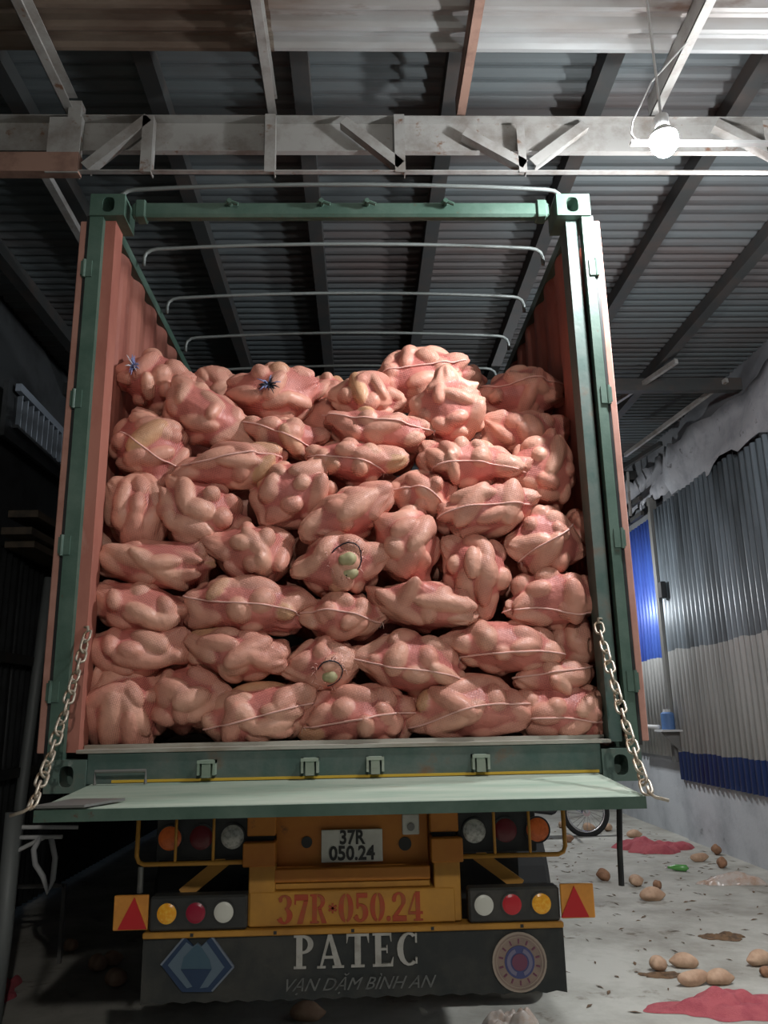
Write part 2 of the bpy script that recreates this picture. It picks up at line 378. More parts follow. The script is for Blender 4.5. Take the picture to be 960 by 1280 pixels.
# ceiling: upper roof sheets on purlins, lower canopy sheets in front of the truss
ce = structure('ceiling', (0, 3, 5.2))
y = -1.6
k = 0
while y < 13.6:
    y1 = y+.88; m = MB(); dz = .006*(k % 2)
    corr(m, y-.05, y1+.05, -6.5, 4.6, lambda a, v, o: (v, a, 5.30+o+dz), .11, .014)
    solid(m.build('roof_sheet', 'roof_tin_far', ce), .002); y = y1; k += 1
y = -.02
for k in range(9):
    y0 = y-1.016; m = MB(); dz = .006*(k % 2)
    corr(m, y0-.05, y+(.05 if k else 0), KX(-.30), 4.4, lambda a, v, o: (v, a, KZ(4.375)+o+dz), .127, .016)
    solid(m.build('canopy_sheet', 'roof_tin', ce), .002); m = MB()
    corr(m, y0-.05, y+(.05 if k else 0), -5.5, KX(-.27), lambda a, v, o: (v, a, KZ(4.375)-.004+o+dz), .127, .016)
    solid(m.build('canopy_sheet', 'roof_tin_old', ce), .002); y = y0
for i, x in enumerate((-3.6, -2.75, -1.93, -1.1, -.24, .64, 1.52, 2.4, 3.3)):
    m = MB(); m.box(x-.05, x+.05, -1.4, 13.6, 5.16, 5.28); m.build('upper_purlin', 'purlin_dark', ce)
for i, x in enumerate((-3.8, -2.95, -2.07, -1.20, -.305, .545, 1.43, 2.3, 3.2)):
    m = MB(); t = .004; x = KX(x); x0, x1 = x-.025, x+.025; z0, z1 = KZ(4.255), KZ(4.255)+.115        # C section
    ye = TY+.04
    m.box(x0, x0+t, -8.2, ye, z0, z1); m.box(x0, x1, -8.2, ye, z0, z0+t); m.box(x0, x1, -8.2, ye, z1-t, z1)
    m.build('canopy_purlin', 'purlin_rust' if i in (5,) else 'galv', ce)
for yy, zz in ((4.7, 5.08), (8.2, 5.08)):
    m = MB(); m.box(-3.2, 4.3, yy-.05, yy+.05, zz-.07, zz+.07); m.build('rafter', 'purlin_dark', ce)
for a, b in (((2.9, 5.75, 5.08), (3.35, 4.1, 5.1)), ((3.6, 6.6, 4.9), (4.1, 4.6, 5.1))):
    m = MB(); m.bar(a, b, .04, .05); m.build('sway_brace', 'galv', ce)
m = MB(); m.bar((-1.93, .9, 5.05), (-1.90, 2.2, 4.96), .05, .05); m.build('sway_brace', 'galv', ce)

# truss carrying the lamp
tr = thing('roof_truss', 'light steel roof truss with angle-iron webs crossing above the open container', 'truss', (0, TY, KZ(3.93)))
m = MB(); t = .004
z0, z1 = KZ(4.05)+.02, KZ(4.215)+.02
m.box(-4.2, 4.0, TY+.06, TY+.06+t, z0, z1); m.box(-4.2, 4.0, TY+.03, TY+.06, z0, z0+t); m.box(-4.2, 4.0, TY, TY+.06, z1-t, z1)
m.build('top_chord', 'galv', tr)
m = MB(); z0 = KZ(3.935)
m.box(KX(-1.13), 4.0, TY-.018, TY+.018, z0, z0+.004); m.box(KX(-1.13), 4.0, TY+.014, TY+.018, z0, z0+.03); m.build('bottom_chord', 'galv', tr)
m = MB(); m.box(-4.2, KX(-1.13), TY-.03, TY+.03, KZ(3.925), KZ(4.02)); m.build('bottom_chord', 'purlin_rust', tr)
for x, z1, wd in ((-1.14, 4.29, .055), (-.82, 4.215, .048), (-.285, 4.225, .046), (.285, 4.225, .046), (.82, 4.17, .036), (1.95, 4.2, .046), (2.5, 4.2, .046)):
    m = MB(); m.angle((KX(x), TY-.02, KZ(3.93)), (KX(x), TY-.02, KZ(z1)), wd*KF, .006, up=(0, 1, 0)); m.build('web_post', 'galv', tr)
m = MB(); m.box(KX(-1.27), KX(-1.13), TY-.028, TY-.02, KZ(3.92), KZ(4.2)); m.build('gusset_plate', 'galv', tr)
for a, b in (((-1.09, 3.94), (-.83, 4.19)), ((0, 4.18), (.25, 3.95)), ((.54, 4.12), (.80, 3.95)), ((.86, 3.96), (1.11, 4.16)), ((1.68, 4.17), (1.95, 4.0)), ((2.0, 3.95), (2.45, 4.18))):
    m = MB(); m.angle((KX(a[0]), TY-.02, KZ(a[1])), (KX(b[0]), TY-.02, KZ(b[1])), .055, .006, up=(0, 1, 0)); m.build('web_brace', 'galv', tr)

# lamp
def bulb_lamp(pos, watt, label, batten, tint=(.96, .98, 1.0)):
    x, y, z = pos
    glow = 'bulb_glow_%d' % watt; mat(glow, (1, 1, 1), .4, emit=tint, estr=watt/(math.pi*.042))
    t = thing('bulb_lamp', label, 'lamp', (x, y, z+.12))
    n = 20
    for nm, mt, pr in (('bulb', glow, [(0, -.075), (.035, -.065), (.056, -.035), (.062, 0), (.059, .016)]), ('bulb_body', 'pvc', [(.059, .016), (.045, .045), (.033, .06)])):
        m = MB(); v = [(x+r*math.cos(a*2*math.pi/n), y+r*math.sin(a*2*math.pi/n), z+h) for r, h in pr for a in range(n)]
        m.add(v, [(j*n+a, j*n+(a+1) % n, (j+1)*n+(a+1) % n, (j+1)*n+a) for j in range(len(pr)-1) for a in range(n)]); m.build(nm, mt, t, smooth=True)
    m = MB(); m.tube([(x, y, z+.055), (x, y, z+.12)], .032, 14); m.build('socket', 'pvc', t)
    m = MB(); m.tube([(x, y, z+.115), (x, y, KZ(4.375)-.02 if y < 0 else 5.29)], .006, 6); m.build('hanging_rod', 'pvc', t)
    if batten:
        m = MB(); m.box(x-.15, x+.8, y-.01, y+.015, z-.022, z-.006); m.build('batten', 'pvc', t)
        m = MB(); m.tube([(x-.12, y, z-.01), (x-.145, y, z+.03), (x-.12, y+.03, z+.12), (x+.02, y+.1, z+.4), (x+.26, y+.2, z+.72)], .004, 6); m.build('flex', 'pvc', t)
    return t
bulb_lamp(LAMP_POS, LAMP_W, 'glaring white bulb lamp fixed to the roof truss at upper right', True)
bulb_lamp(FILL_POS, FILL_W, 'added fill light in bulb form behind the viewer', False, (1.0, .95, .88))
bulb_lamp(AISLE_POS, AISLE_W, 'added bulb light out of view, brightening the right aisle', False)
bulb_lamp(REAR_POS, REAR_W, 'added bulb light hidden beyond the container, brightening the far aisle', False)

# ================================================================== CONTAINER
Z0, HC, HW, LEN = 1.35, 2.76, 1.219, 6.06
ZT = Z0+HC
ct = thing('shipping_container', 'open-top green shipping container with rust-red inner walls, rear doors folded back', 'container', (0, 0, Z0))
def casting(sx, y0, y1, z0, z1, name='corner_casting'):
    m = MB(); xa, xb = sx*(HW-.165), sx*HW; x0, x1 = min(xa, xb), max(xa, xb); cx, cz = (x0+x1)/2-sx*.005, (z0+z1)/2; hw, hh = .029, .041
    n = 24; f = []; v = []
    for k in range(n):
        a = 2*math.pi*(k+.5)/n; c, s = math.cos(a), math.sin(a)
        q = min((x1-x0)/2/abs(c), (z1-z0)/2/abs(s)); ox, oz = (x0+x1)/2+q*c, cz+q*s
        r = 1/((abs(c)/hw)**3.2+(abs(s)/hh)**3.2)**(1/3.2)
        v += [(ox, y0, oz), (cx+r*c, y0, cz+r*s), (cx+r*c, y0+.10, cz+r*s), (ox, y1, oz)]
    for k in range(n):
        j = (k+1) % n; a, b = 4*k, 4*j
        f += [(a, b, b+1, a+1), (a+1, b+1, b+2, a+2), (a+3, b+3, b, a)]
    f += [tuple(4*k+2 for k in range(n)), tuple(4*k+3 for k in range(n))]
    # square the four corners
    for X in (x0, x1):
        for Z in (z0, z1):
            i = min(range(n), key=lambda k: abs(v[4*k][0]-X)+abs(v[4*k][2]-Z))
            v[4*i] = (X, y0, Z); v[4*i+3] = (X, y1, Z)
    m.add(v, f); return m.build(name, 'casting' if z0 < 2 else 'green', ct)
for sx in (-1, 1):
    casting(sx, -.012, .166, Z0, Z0+.128); casting(sx, -.012, .166, ZT-.118, ZT)
    m = MB(); s = sx
    m.box(*sorted((s*(1.155 if s < 0 else 1.175), s*1.219)), 0, .05, Z0+.125, ZT-.116); m.build('corner_post', 'green', ct)
    m = MB(); m.box(*sorted((s*1.105, s*1.16)), .035, .15, Z0+.155, ZT-.116); m.build('inner_post', 'green_sill' if s > 0 else 'inner_red', ct)
    # corrugated side wall
    m = MB(); corr(m, .15, LEN-.1, Z0+.16, ZT-.06, lambda a, v, o: (s*(1.185+.5*o), a, v), .278, .034, 8)
    solid(m.build('side_wall', 'inner_red', ct), .003)
    m = MB(); m.box(*sorted((s*1.16, s*1.219)), .16, LEN, ZT-.06, ZT); m.build('top_side_rail', 'green', ct)
    m = MB(); m.box(*sorted((s*1.13, s*1.219)), .16, LEN, Z0+.02, Z0+.17); m.build('bottom_side_rail', 'green', ct)
    # door folded right round against the side
    d = MB(); d.box(*sorted((s*1.234, s*1.266)), .01, 1.16, Z0+.155, ZT-.135); d = d.build('door', 'door_edge', ct, bevel=.004)
    g = MB(); g.box(*sorted((s*1.222, s*1.234)), .005, .03, Z0+.14, ZT-.11); g.build('door_gasket', 'black_plastic', d)
    for zz in (Z0+.40, Z0+1.02, Z0+1.70, Z0+2.36):
        h = MB(); h.box(*sorted((s*1.190, s*1.224)), -.008, .03, zz-.042, zz+.042)
        h.box(*sorted((s*1.219, s*1.240)), -.012, -.004, zz-.036, zz+.036); h.tube([(s*1.226, -.006, zz-.046), (s*1.226, -.006, zz+.046)], .009, 10)
        h.build('hinge', 'green', d)
# rear sill
m = MB(); m.box(-1.055, 1.055, 0, .12, Z0+.03, Z0+.152); m.build('rear_sill', 'green_sill', ct, bevel=.004)
m = MB(); m.box(-1.10, 1.10, -.006, .16, Z0+.152, Z0+.166); m.build('sill_plate', 'sill_metal', ct)
m = MB(); m.box(-1.10, 1.10, .09, .15, Z0+.166, Z0+.182); m.build('threshold', 'sill_metal', ct)
m = MB(); m.box(-1.16, 1.16, .15, LEN, Z0+.10, Z0+.175); m.build('deck', 'inner_floor', ct)
m = MB(); m.box(-1.16, 1.16, LEN-.08, LEN, Z0+.1, ZT-.02); m.build('front_wall', 'green_sill', ct)
m = MB(); m.box(-.95, 1.04, -.008, 0, Z0+.036, Z0+.046); m.build('yellow_stripe', 'yellow_line', ct)
for px in (260, 388, 469, 600):
    x = atY(px, 958, 0)[0]; m = MB()
    m.box(x-.036, x+.036, -.05, 0, Z0+.105, Z0+.118); m.box(x-.036, x-.026, -.045, 0, Z0+.06, Z0+.118); m.box(x+.026, x+.036, -.045, 0, Z0+.06, Z0+.118)
    m.box(x-.018, x+.018, -.04, 0, Z0+.05, Z0+.105); m.build('lock_cam', 'green_pale', ct)
# swing header
hz = ZT-.055
m = MB(); m.box(-1.03, 1.03, .02, .075, hz-.045, hz+.035); m.build('header', 'green', ct, bevel=.012)
for x in (-.985, .985):
    m = MB(); m.box(x-.025, x+.025, .01, .085, hz-.052, hz+.042); m.build('header_sleeve', 'green', ct, bevel=.006)
for px in (290, 405, 462, 560):
    x = atY(px, 262, 0)[0]; m = MB(); m.tube([(x-.03, 0, hz+.01), (x-.02, -.01, hz+.02), (x+.03, -.008, hz)], .009, 8); m.tube([(x-.012, .02, hz+.015), (x-.012, -.02, hz+.015)], .012, 8); m.build('header_clip', 'green', ct)
# roof bows
for i in range(10):
    y = (-.02 if i == 0 else .04+.545*i); m = MB(); zt = ZT+.085; wdt = 1.12 if i else 1.10
    if i == 0: y = .06
    pts = [(-wdt, y, ZT-.03), (-wdt, y, ZT+.02)] + [(-wdt+.07-.07*math.cos(R(q)), y, ZT+.02+.055*math.sin(R(q))) for q in (30, 60, 90)]
    pts += [(x, y, ZT+.075+.03*(1-(x/1.05)**2)) for x in (-.8, -.5, -.2, .1, .4, .7, .9)]
    pts += [(wdt-.07+.07*math.cos(R(q)), y, ZT+.02+.055*math.sin(R(q))) for q in (90, 60, 30)] + [(wdt, y, ZT+.02), (wdt, y, ZT-.03)]
    m.tube(pts, .0105, 8); m.build('roof_bow', 'bow', ct, smooth=True)
# let-down plate
PF, ZB, ZF = -.575, Z0+.034, Z0+.0
m = MB(); th = .042
v = [(-1.03, -.012, ZB), (1.035, -.012, ZB), (1.03, PF, ZF), (-1.03, PF, ZF)]
m.add(v+[(a, b, c-th) for a, b, c in v], [(0, 1, 2, 3), (7, 6, 5, 4), (0, 4, 5, 1), (1, 5, 6, 2), (2, 6, 7, 3), (3, 7, 4, 0)])
ramp = m.build('drop_plate', 'green_pale', ct, bevel=.004)
m = MB(); m.box(-1.03, 1.03, PF-.006, PF, ZF-.042, ZF-.003); m.build('edge_angle', 'green', ramp)
m = MB(); m.tube([(-1.0, -.06, ZB+.0), (-1.0, -.06, ZB+.05), (-.80, -.06, ZB+.05), (-.80, -.06, ZB-.0)], .007, 8); m.build('hand_loop', 'steel_dark', ramp)
m = MB(); m.add([(-1.04, PF-.02, ZF+.004), (-.86, PF-.02, ZF+.004), (-.76, PF+.1, ZF+.012), (-.95, PF+.12, ZF+.012), (-1.04, PF-.02, ZF+.012), (-.86, PF-.02, ZF+.012), (-.76, PF+.1, ZF+.02), (-.95, PF+.12, ZF+.02)],
      [(0, 1, 2, 3), (7, 6, 5, 4), (0, 4, 5, 1), (1, 5, 6, 2), (2, 6, 7, 3), (3, 7, 4, 0)]); m.build('corner_plate', 'steel_dark', ramp)

# chains holding the plate
st = [(.0175*math.cos(R(q)), .0165+.0145*0+.0175*math.sin(R(q))) for q in range(0, 181, 30)] + [(.0175*math.cos(R(q)), -.0165+.0175*math.sin(R(q))) for q in range(180, 361, 30)]
m = MB(); m.tube([(x, 0, z) for x, z in st], .0052, 7, closed=True); LINK = m.mesh('chain_link', 'steel', True)
for sx, lab in ((-1, 'steel link chain from the left door post down to the drop plate'), (1, 'steel link chain from the right door post down to the drop plate')):
    a, b = Vector((sx*1.098, .03, 2.0)), Vector((sx*1.035, PF-.012, ZF+.01))
    ch = thing('chain', lab, 'chain', b); n = 17
    P = [a.lerp(b, i/n)-Vector((0, 0, .035*math.sin(math.pi*i/n))) for i in range(n+1)]
    for i in range(n):
        o = link('link', LINK, ch); d = (P[i+1]-P[i]); z = d.normalized(); x = z.cross(Vector((0, 1, 0))).normalized(); y = z.cross(x)
        if i % 2: x, y = y, -x
        an = .35*(1 if i % 4 < 2 else -1); x, y = x*math.cos(an)+y*math.sin(an), y*math.cos(an)-x*math.sin(an)
        Mx = Matrix((x, y, z)).transposed().to_4x4(); Mx.translation = (P[i]+P[i+1])/2-ORG[ch.name]; o.matrix_local = Mx
    m = MB(); e = P[-1]; m.tube([e+Vector((0, 0, .02)), e+Vector((0, -.012, 0)), e+Vector((sx*.02, -.014, -.014)), e+Vector((sx*.065, -.012, -.026))], .006, 8); m.build('hook', 'steel', ch, smooth=True)
    m = MB(); m.tube([P[0]+Vector((sx*.02, .01, .02)), P[0]+Vector((0, -.006, .02)), P[0]], .006, 8); m.build('anchor_eye', 'steel', ch)

# ================================================================== TRAILER
CX = .025
tl = thing('trailer_chassis', 'orange semi-trailer rear frame with lamps and black mud flap under the container', 'trailer', (CX, .1, 0))
def tb(name, mt, boxes, parent=None, bevel=.004):
    m = MB()
    for b in boxes: m.box(*b)
    return m.build(name, mt, parent or tl, bevel=bevel)
tb('rear_panel', 'orange', [(-.29, .33, .06, .09, 1.04, 1.30)])
tb('panel_ledge', 'orange', [(-.29, .33, .0, .09, .995, 1.045)])
tb('panel_shelf', 'yellow_ochre', [(-.29, .33, .02, .07, .965, .992)])
for s, n in ((-1, 0), (1, 1)):
    xa = CX-.425 if s < 0 else CX+.31
    tb('side_bracket', 'orange', [(xa, xa+.115, .0, .12, 1.17, 1.31)])
    tb('side_bracket', 'orange', [(xa-.012*(1 if s < 0 else 0), xa+.115+.012*(1 if s > 0 else 0), -.03, .12, 1.06, 1.15)])
    tb('bracket_gap', 'black_plastic', [(xa+.01, xa+.105, .02, .12, 1.15, 1.17)], bevel=0)
    tb('side_upright', 'yellow_ochre', [(xa+.01, xa+.115, .0, .1, .84, 1.06)])
    tb('main_beam', 'orange', [(xa+.03, xa+.05, .12, LEN, .92, 1.30), (xa, xa+.09, .12, LEN, 1.30, 1.325), (xa, xa+.09, .12, LEN, .92, .94)], bevel=0)
tb('bumper_beam', 'yellow_ochre', [(-.385, .425, -.005, .1, .838, .963)])
tb('bumper_ledge', 'yellow_ochre', [(-.79, .845, -.03, .06, .812, .834)])
for x in (-.28, .02, .33, -.6, .68):
    tb('bolt', 'ink', [(x-.006, x+.006, -.034, -.028, .818, .829)], bevel=0)
m = MB(); m.disc(-.165, 1.135, .022, .054, .062); m.build('bolt_hole', 'ink', tl)
m = MB(); m.disc(.235, 1.12, .026, .054, .062); m.build('bolt_hole', 'ink', tl)
tb('socket_plate', 'plate_white', [(.225, .295, .05, .062, 1.155, 1.235)]); m = MB(); m.disc(.26, 1.185, .015, .044, .052); m.build('socket_hole', 'steel_dark', tl)
# number plate
npl = tb('number_plate', 'plate_white', [(-.105, .143, .042, .05, 1.058, 1.182)], bevel=.002)
m = MB(); text_into(m, '37R', .019, 1.150, .074, .040, offset=.0022, sx=.86); text_into(m, '050.24', .019, 1.090, .074, .040, offset=.0022, sx=.92); m.build('characters', 'ink', npl)
# stencilled number on the beam
def glyphs(mb, s, x, z, h, y0, y1, sx=1., gap=.08):
    adv = {'3': .52, '7': .54, 'R': .62, '*': .34, '0': .56, '5': .52, '.': .17, '2': .54, '4': .58, 'P': .66, 'A': .86, 'T': .76, 'E': .70, 'C': .76}
    for c in s:
        q_ = [0]
        def dy(): q_[0] += .00025; return y0-q_[0]
        fx = lambda a, b, x=x: (x+a*h*sx, z+b*h)
        rc = lambda a, b, e, g: mb.prism([fx(a, e), fx(b, e), fx(b, g), fx(a, g)], dy(), y1)
        py = lambda *p: mb.prism([fx(*q) for q in p], dy(), y1)
        ar = lambda cx, cz, ox, oz, ix, iz, a0, a1: mb.strip(cx, cz, ox, oz, ix, iz, a0, a1, fx, dy(), y1)
        if c == '3': ar(.2, .74, .28, .26, .10, .2, -85, 150); ar(.2, .28, .31, .28, .10, .22, -155, 82); ar(.06, .82, .07, .07, 0, 0, 0, 360); ar(.06, .16, .07, .07, 0, 0, 0, 360)
        elif c == '7': rc(0, .52, .80, 1); rc(0, .06, .66, .8); py((.10, 0), (.32, 0), (.52, .78), (.36, .78))
        elif c == 'R': rc(.08, .25, 0, 1); rc(0, .08, 0, .06); rc(.25, .33, 0, .06); rc(0, .08, .94, 1); ar(.28, .74, .28, .26, .12, .19, -90, 90); py((.30, .48), (.42, .48), (.62, 0), (.44, 0))
        elif c == '*': [mb.prism([fx(.17+.17*math.cos(R(q))-.035*math.sin(R(q)), .5+.17*math.sin(R(q))+.035*math.cos(R(q))), fx(.17-.17*math.cos(R(q))-.035*math.sin(R(q)), .5-.17*math.sin(R(q))+.035*math.cos(R(q))), fx(.17-.17*math.cos(R(q))+.035*math.sin(R(q)), .5-.17*math.sin(R(q))-.035*math.cos(R(q))), fx(.17+.17*math.cos(R(q))+.035*math.sin(R(q)), .5+.17*math.sin(R(q))-.035*math.cos(R(q)))], y0, y1) for q in (30, 90, 150)]
        elif c == '0': ar(.28, .5, .28, .5, .09, .43, 98, 262); ar(.28, .5, .28, .5, .09, .43, -82, 82)
        elif c == '5': rc(.06, .48, .84, 1); rc(.06, .14, .46, .84); ar(.2, .32, .31, .32, .10, .24, -150, 120); ar(.06, .18, .07, .07, 0, 0, 0, 360)
        elif c == '.': ar(.08, .09, .085, .09, 0, 0, 0, 360)
        elif c == '2': ar(.25, .72, .27, .28, .10, .21, -35, 165); ar(.07, .74, .08, .08, 0, 0, 0, 360); py((.34, .58), (.49, .60), (.22, .2), (.04, .04), (0, .16)); rc(0, .54, 0, .18)
        elif c == '4': rc(.29, .46, 0, 1); py((.26, .98), (.29, .9), (.07, .3), (0, .3)); rc(0, .56, .22, .31); rc(.2, .56, 0, .05)
        elif c == 'P': rc(.08, .28, 0, 1); rc(0, .08, 0, .07); rc(.28, .40, 0, .07); rc(0, .08, .93, 1); ar(.28, .72, .36, .28, .18, .20, -90, 90)
        elif c == 'A': py((.36, 1), (.48, 1), (.80, .05), (.58, .05)); py((.36, 1), (.42, .86), (.17, .05), (.09, .05)); py((.24, .36), (.64, .36), (.62, .28), (.21, .28)); rc(0, .28, 0, .06); rc(.50, .88, 0, .06)
        elif c == 'T': rc(.27, .47, 0, .92); rc(.15, .59, 0, .07); rc(0, .74, .92, 1); py((0, .92), (.07, .92), (.02, .72), (0, .72)); py((.67, .92), (.74, .92), (.74, .72), (.72, .72))
        elif c == 'E': rc(.08, .28, 0, 1); rc(0, .08, 0, .07); rc(0, .08, .93, 1); rc(.28, .62, .92, 1); rc(.28, .48, .48, .55); rc(.28, .66, 0, .08); py((.56, .92), (.62, .92), (.62, .74), (.60, .74)); py((.58, .08), (.66, .08), (.68, .27), (.66, .27)); rc(.45, .49, .4, .63)
        elif c == 'C': ar(.40, .5, .40, .5, .20, .43, 55, 305); rc(.60, .66, .68, .96); rc(.60, .66, .06, .24)
        x += (adv[c]+gap)*h*sx
m = MB(); glyphs(m, '37R*050.24', -.268, .848, .104, -.010, -.005, 1.0, .055); m.build('stencil_number', 'stencil_red', tl)
# light bars and reflectors
for s, x0, x1 in ((-1, -.768, -.39), (1, .475, .835)):
    bar = tb('light_bar', 'bar_black', [(x0, x1, -.03, .05, .838, .962)], bevel=.008)
    cols = ('lens_amber', 'lens_maroon', 'lens_white') if s < 0 else ('lens_white', 'lens_red', 'lens_amber')
    pxs = (209, 245, 280) if s < 0 else (605, 640, 677)
    for c, px in zip(cols, pxs):
        x = atY(px, 1136, -.03)[0]; zc = .902
        m = MB(); m.ring(x, zc, .037, .043, -.036, -.029); m.build('lens_rim', 'bar_black', bar)
        m = MB(); m.disc(x, zc, .0375, -.036, -.029, 28, .006); m.build('lens', c, bar, smooth=False)
    xa, xb = (-.905, -.772) if s < 0 else (.84, .972); rf = tb('triangle_reflector', 'reflect_orange', [(xa, xb, -.03, -.015, .845, .97)], bevel=.003)
    m = MB(); cx = (xa+xb)/2+(.012 if s < 0 else -.012); m.prism([(cx-.058, .85), (cx+.052, .85), (cx, .963)], -.036, -.03); m.build('triangle', 'reflect_red', rf)
    # upper lamp box behind a tube guard
    sgn = s; X0, X1 = (-.765, -.385) if s < 0 else (.445, .768)
    ub = tb('lamp_box', 'black_plastic', [(X0, X1, .02, .1, 1.085, 1.30)])
    cols = ('lens_orange', 'lens_darkred', 'lens_clear') if s < 0 else ('lens_clear', 'lens_maroon' if 0 else 'lens_darkred', 'lens_orange')
    pxs = (213, 252, 291) if s < 0 else (593, 632, 672)
    for c, px in zip(cols, pxs):
        x = atY(px, 1047, .02)[0]; zc = 1.168
        m = MB(); m.ring(x, zc, .046, .052, .010, .021); m.build('lens_rim', 'black_plastic', ub)
        m = MB(); m.disc(x, zc, .047, .012, .021, 28, .008); m.build('lens', c, ub)
    gx = (-.83, -.40) if s < 0 else (.875, .45); zb = 1.078; q = .03*s
    m = MB(); e = gx[0]
    pts = [(e, -.015, 1.30), (e, -.015, zb+.03), (e-s*.009, -.015, zb+.009), (e-s*.03, -.015, zb), (gx[1], -.015, zb)]
    m.tube(pts, .009, 8)
    for px in ((220, 267) if s < 0 else (618, 662)):
        x = atY(px, 1047, -.015)[0]; m.tube([(x, -.015, 1.30), (x, -.015, zb)], .006, 8)
    m.build('lamp_guard', 'yellow_ochre', tl, smooth=True)
    xs = (-.50, -.66) if s < 0 else (.53, .70)
    m = MB(); m.bar((xs[0], .10, 1.07), (xs[1], .06, .95), .05, .03, up=(0, 1, 0)); m.build('bar_strut', 'yellow_ochre', tl)
    tb('inner_flap', 'black_plastic', [(min(gx[1], xs[1])+.0, max(gx[1], xs[1])+.02, .2, .22, .8, 1.09)], bevel=0)
m = MB(); m.tube([(-.815, .0, 1.07), (-.82, .02, .97)], .012, 8); m.build('guard_stay', 'steel_dark', tl)
# mud flap with lettering and badges
mf = MB(); n = 40; xs = [-.79+(1.635)*i/n for i in range(n+1)]
v = []
for i, x in enumerate(xs):
    zb = .585+.004*((i % 2)*2-1); yy = -.012+.002*math.sin(x*7)
    v += [(x, yy, .815), (x, yy, zb), (x, yy+.012, .815), (x, yy+.012, zb)]
f = []
for i in range(n):
    a, b = 4*i, 4*i+4; f += [(a, b, b+1, a+1), (a+2, a+3, b+3, b+2), (a+1, b+1, b+3, a+3), (a, a+2, b+2, b)]
f += [(0, 1, 3, 2), (4*n, 4*n+2, 4*n+3, 4*n+1)]
mf.add(v, f); flap = mf.build('mud_flap', 'rubber_flap', tl)
YF = -.022
lx = -.208
for ch_, ad in zip('PATEC', (.66, .86, .76, .70, .76)):
    m = MB(); glyphs(m, ch_, lx, .692, .118, YF, YF+.012); m.build('letter', 'letter_white', flap); lx += (ad+.10)*.118
m = MB(); text_into(m, 'V\u1ea0N D\u1eb6M B\u00ccNH AN', .035, .634,   .062, YF-.001, shear=.45, offset=.0, sx=1.05); m.build('slogan', 'letter_faded', flap)
ex, ez = .664, .695
bd = MB(); bd.disc(ex, ez, .104, YF-.002, YF+.012, 40); bd = bd.build('round_badge', 'emblem_beige', flap)
# (badge rings)
m = MB(); m.ring(ex, ez, .098, .106, YF-.005, YF); m.ring(ex, ez, .088, .091, YF-.004, YF); m.build('badge_rim', 'emblem_rim', flap)
m = MB(); m.disc(ex, ez, .058, YF-.006, YF, 36); m.build('badge_disc', 'emblem_blue', flap)
for a0, a1 in ((-70, 70), (110, 250)):
    m = MB(); m.strip(ex, ez, .050, .050, .036, .036, a0, a1, lambda a, b: (a, b), YF-.008, YF-.004); m.build('badge_ring', 'emblem_violet', flap)
m = MB(); m.disc(ex, ez, .030, YF-.009, YF-.004, 28); m.build('badge_centre', 'emblem_core', flap)
m = MB()
for k in range(14):
    a = R(k*360/14+13); c, s_ = math.cos(a), math.sin(a); px, pz = ex+.073*c, ez+.073*s_
    m.prism([(px-.003*s_-.008*c, pz+.003*c-.008*s_), (px+.003*s_-.008*c, pz-.003*c-.008*s_), (px+.003*s_+.008*c, pz-.003*c+.008*s_), (px-.003*s_+.008*c, pz+.003*c+.008*s_)], YF-.005, YF)
m.build('badge_marks', 'emblem_core', flap, kind='stuff')
def lg(px, py): p = atY(190+px/8, 1155+py/8, YF); return (p[0], p[2])
def lpoly(name, mt, pts, lift):
    m = MB(); m.prism([lg(*p) for p in pts], YF-lift, YF+.010); return m.build(name, mt, flap)
lpoly('diamond_back', 'logo_deep', [(90, 410), (330, 130), (450, 260), (590, 130), (815, 430), (600, 680), (300, 680)], .001)
for a, b in (((815, 430), (600, 130)), ((90, 410), (330, 125)), ((815, 430), (600, 670))):
    d = np.array(b)-np.array(a); nn = np.array([d[1], -d[0]])/np.hypot(*d)*9
    lpoly('diamond_edge', 'logo_line', [tuple(np.array(a)+nn), tuple(np.array(b)+nn), tuple(np.array(b)-nn), tuple(np.array(a)-nn)], .003)
lpoly('diamond_face', 'logo_pale', [(160, 410), (345, 180), (410, 225), (455, 190), (495, 225), (545, 175), (725, 430), (560, 630), (480, 640), (440, 620), (400, 625), (350, 640)], .004)
lpoly('peak', 'logo_mid', [(320, 330), (410, 235), (455, 200), (500, 235), (575, 350), (600, 445), (290, 445)], .006)
lpoly('keel', 'logo_deep', [(290, 450), (600, 445), (480, 640), (420, 640)], .006)
# axle, springs and wheels in the dark
m = MB(); m.tube([(-1.0, 2.05, .5), (1.0, 2.05, .5)], .07, 14); m.build('axle', 'black_plastic', tl)
def wheel(x0, x1, y, z, r, name, parent):
    n = 36; pr = [(x0, r*.55), (x0, r*.92), (x0+.03, r), (x1-.03, r), (x1, r*.92), (x1, r*.55)]
    m = MB(); m.add([(x, y+q*math.cos(a*2*math.pi/n), z+q*math.sin(a*2*math.pi/n)) for x, q in pr for a in range(n)],
                    [(j*n+a, j*n+(a+1) % n, ((j+1) % 6)*n+(a+1) % n, ((j+1) % 6)*n+a) for j in range(6) for a in range(n)])
    t = m.build(name, 'tyre', parent); m = MB(); m.tube([((x0+x1)/2-.02, y, z), ((x0+x1)/2+.02, y, z)], r*.56, 24); m.build('rim', 'steel_dark', t)
for y in (2.05, 3.35):
    for x0 in (-1.15, -.87, .63, .91): wheel(x0, x0+.25, y, .5, .5, 'wheel', tl)
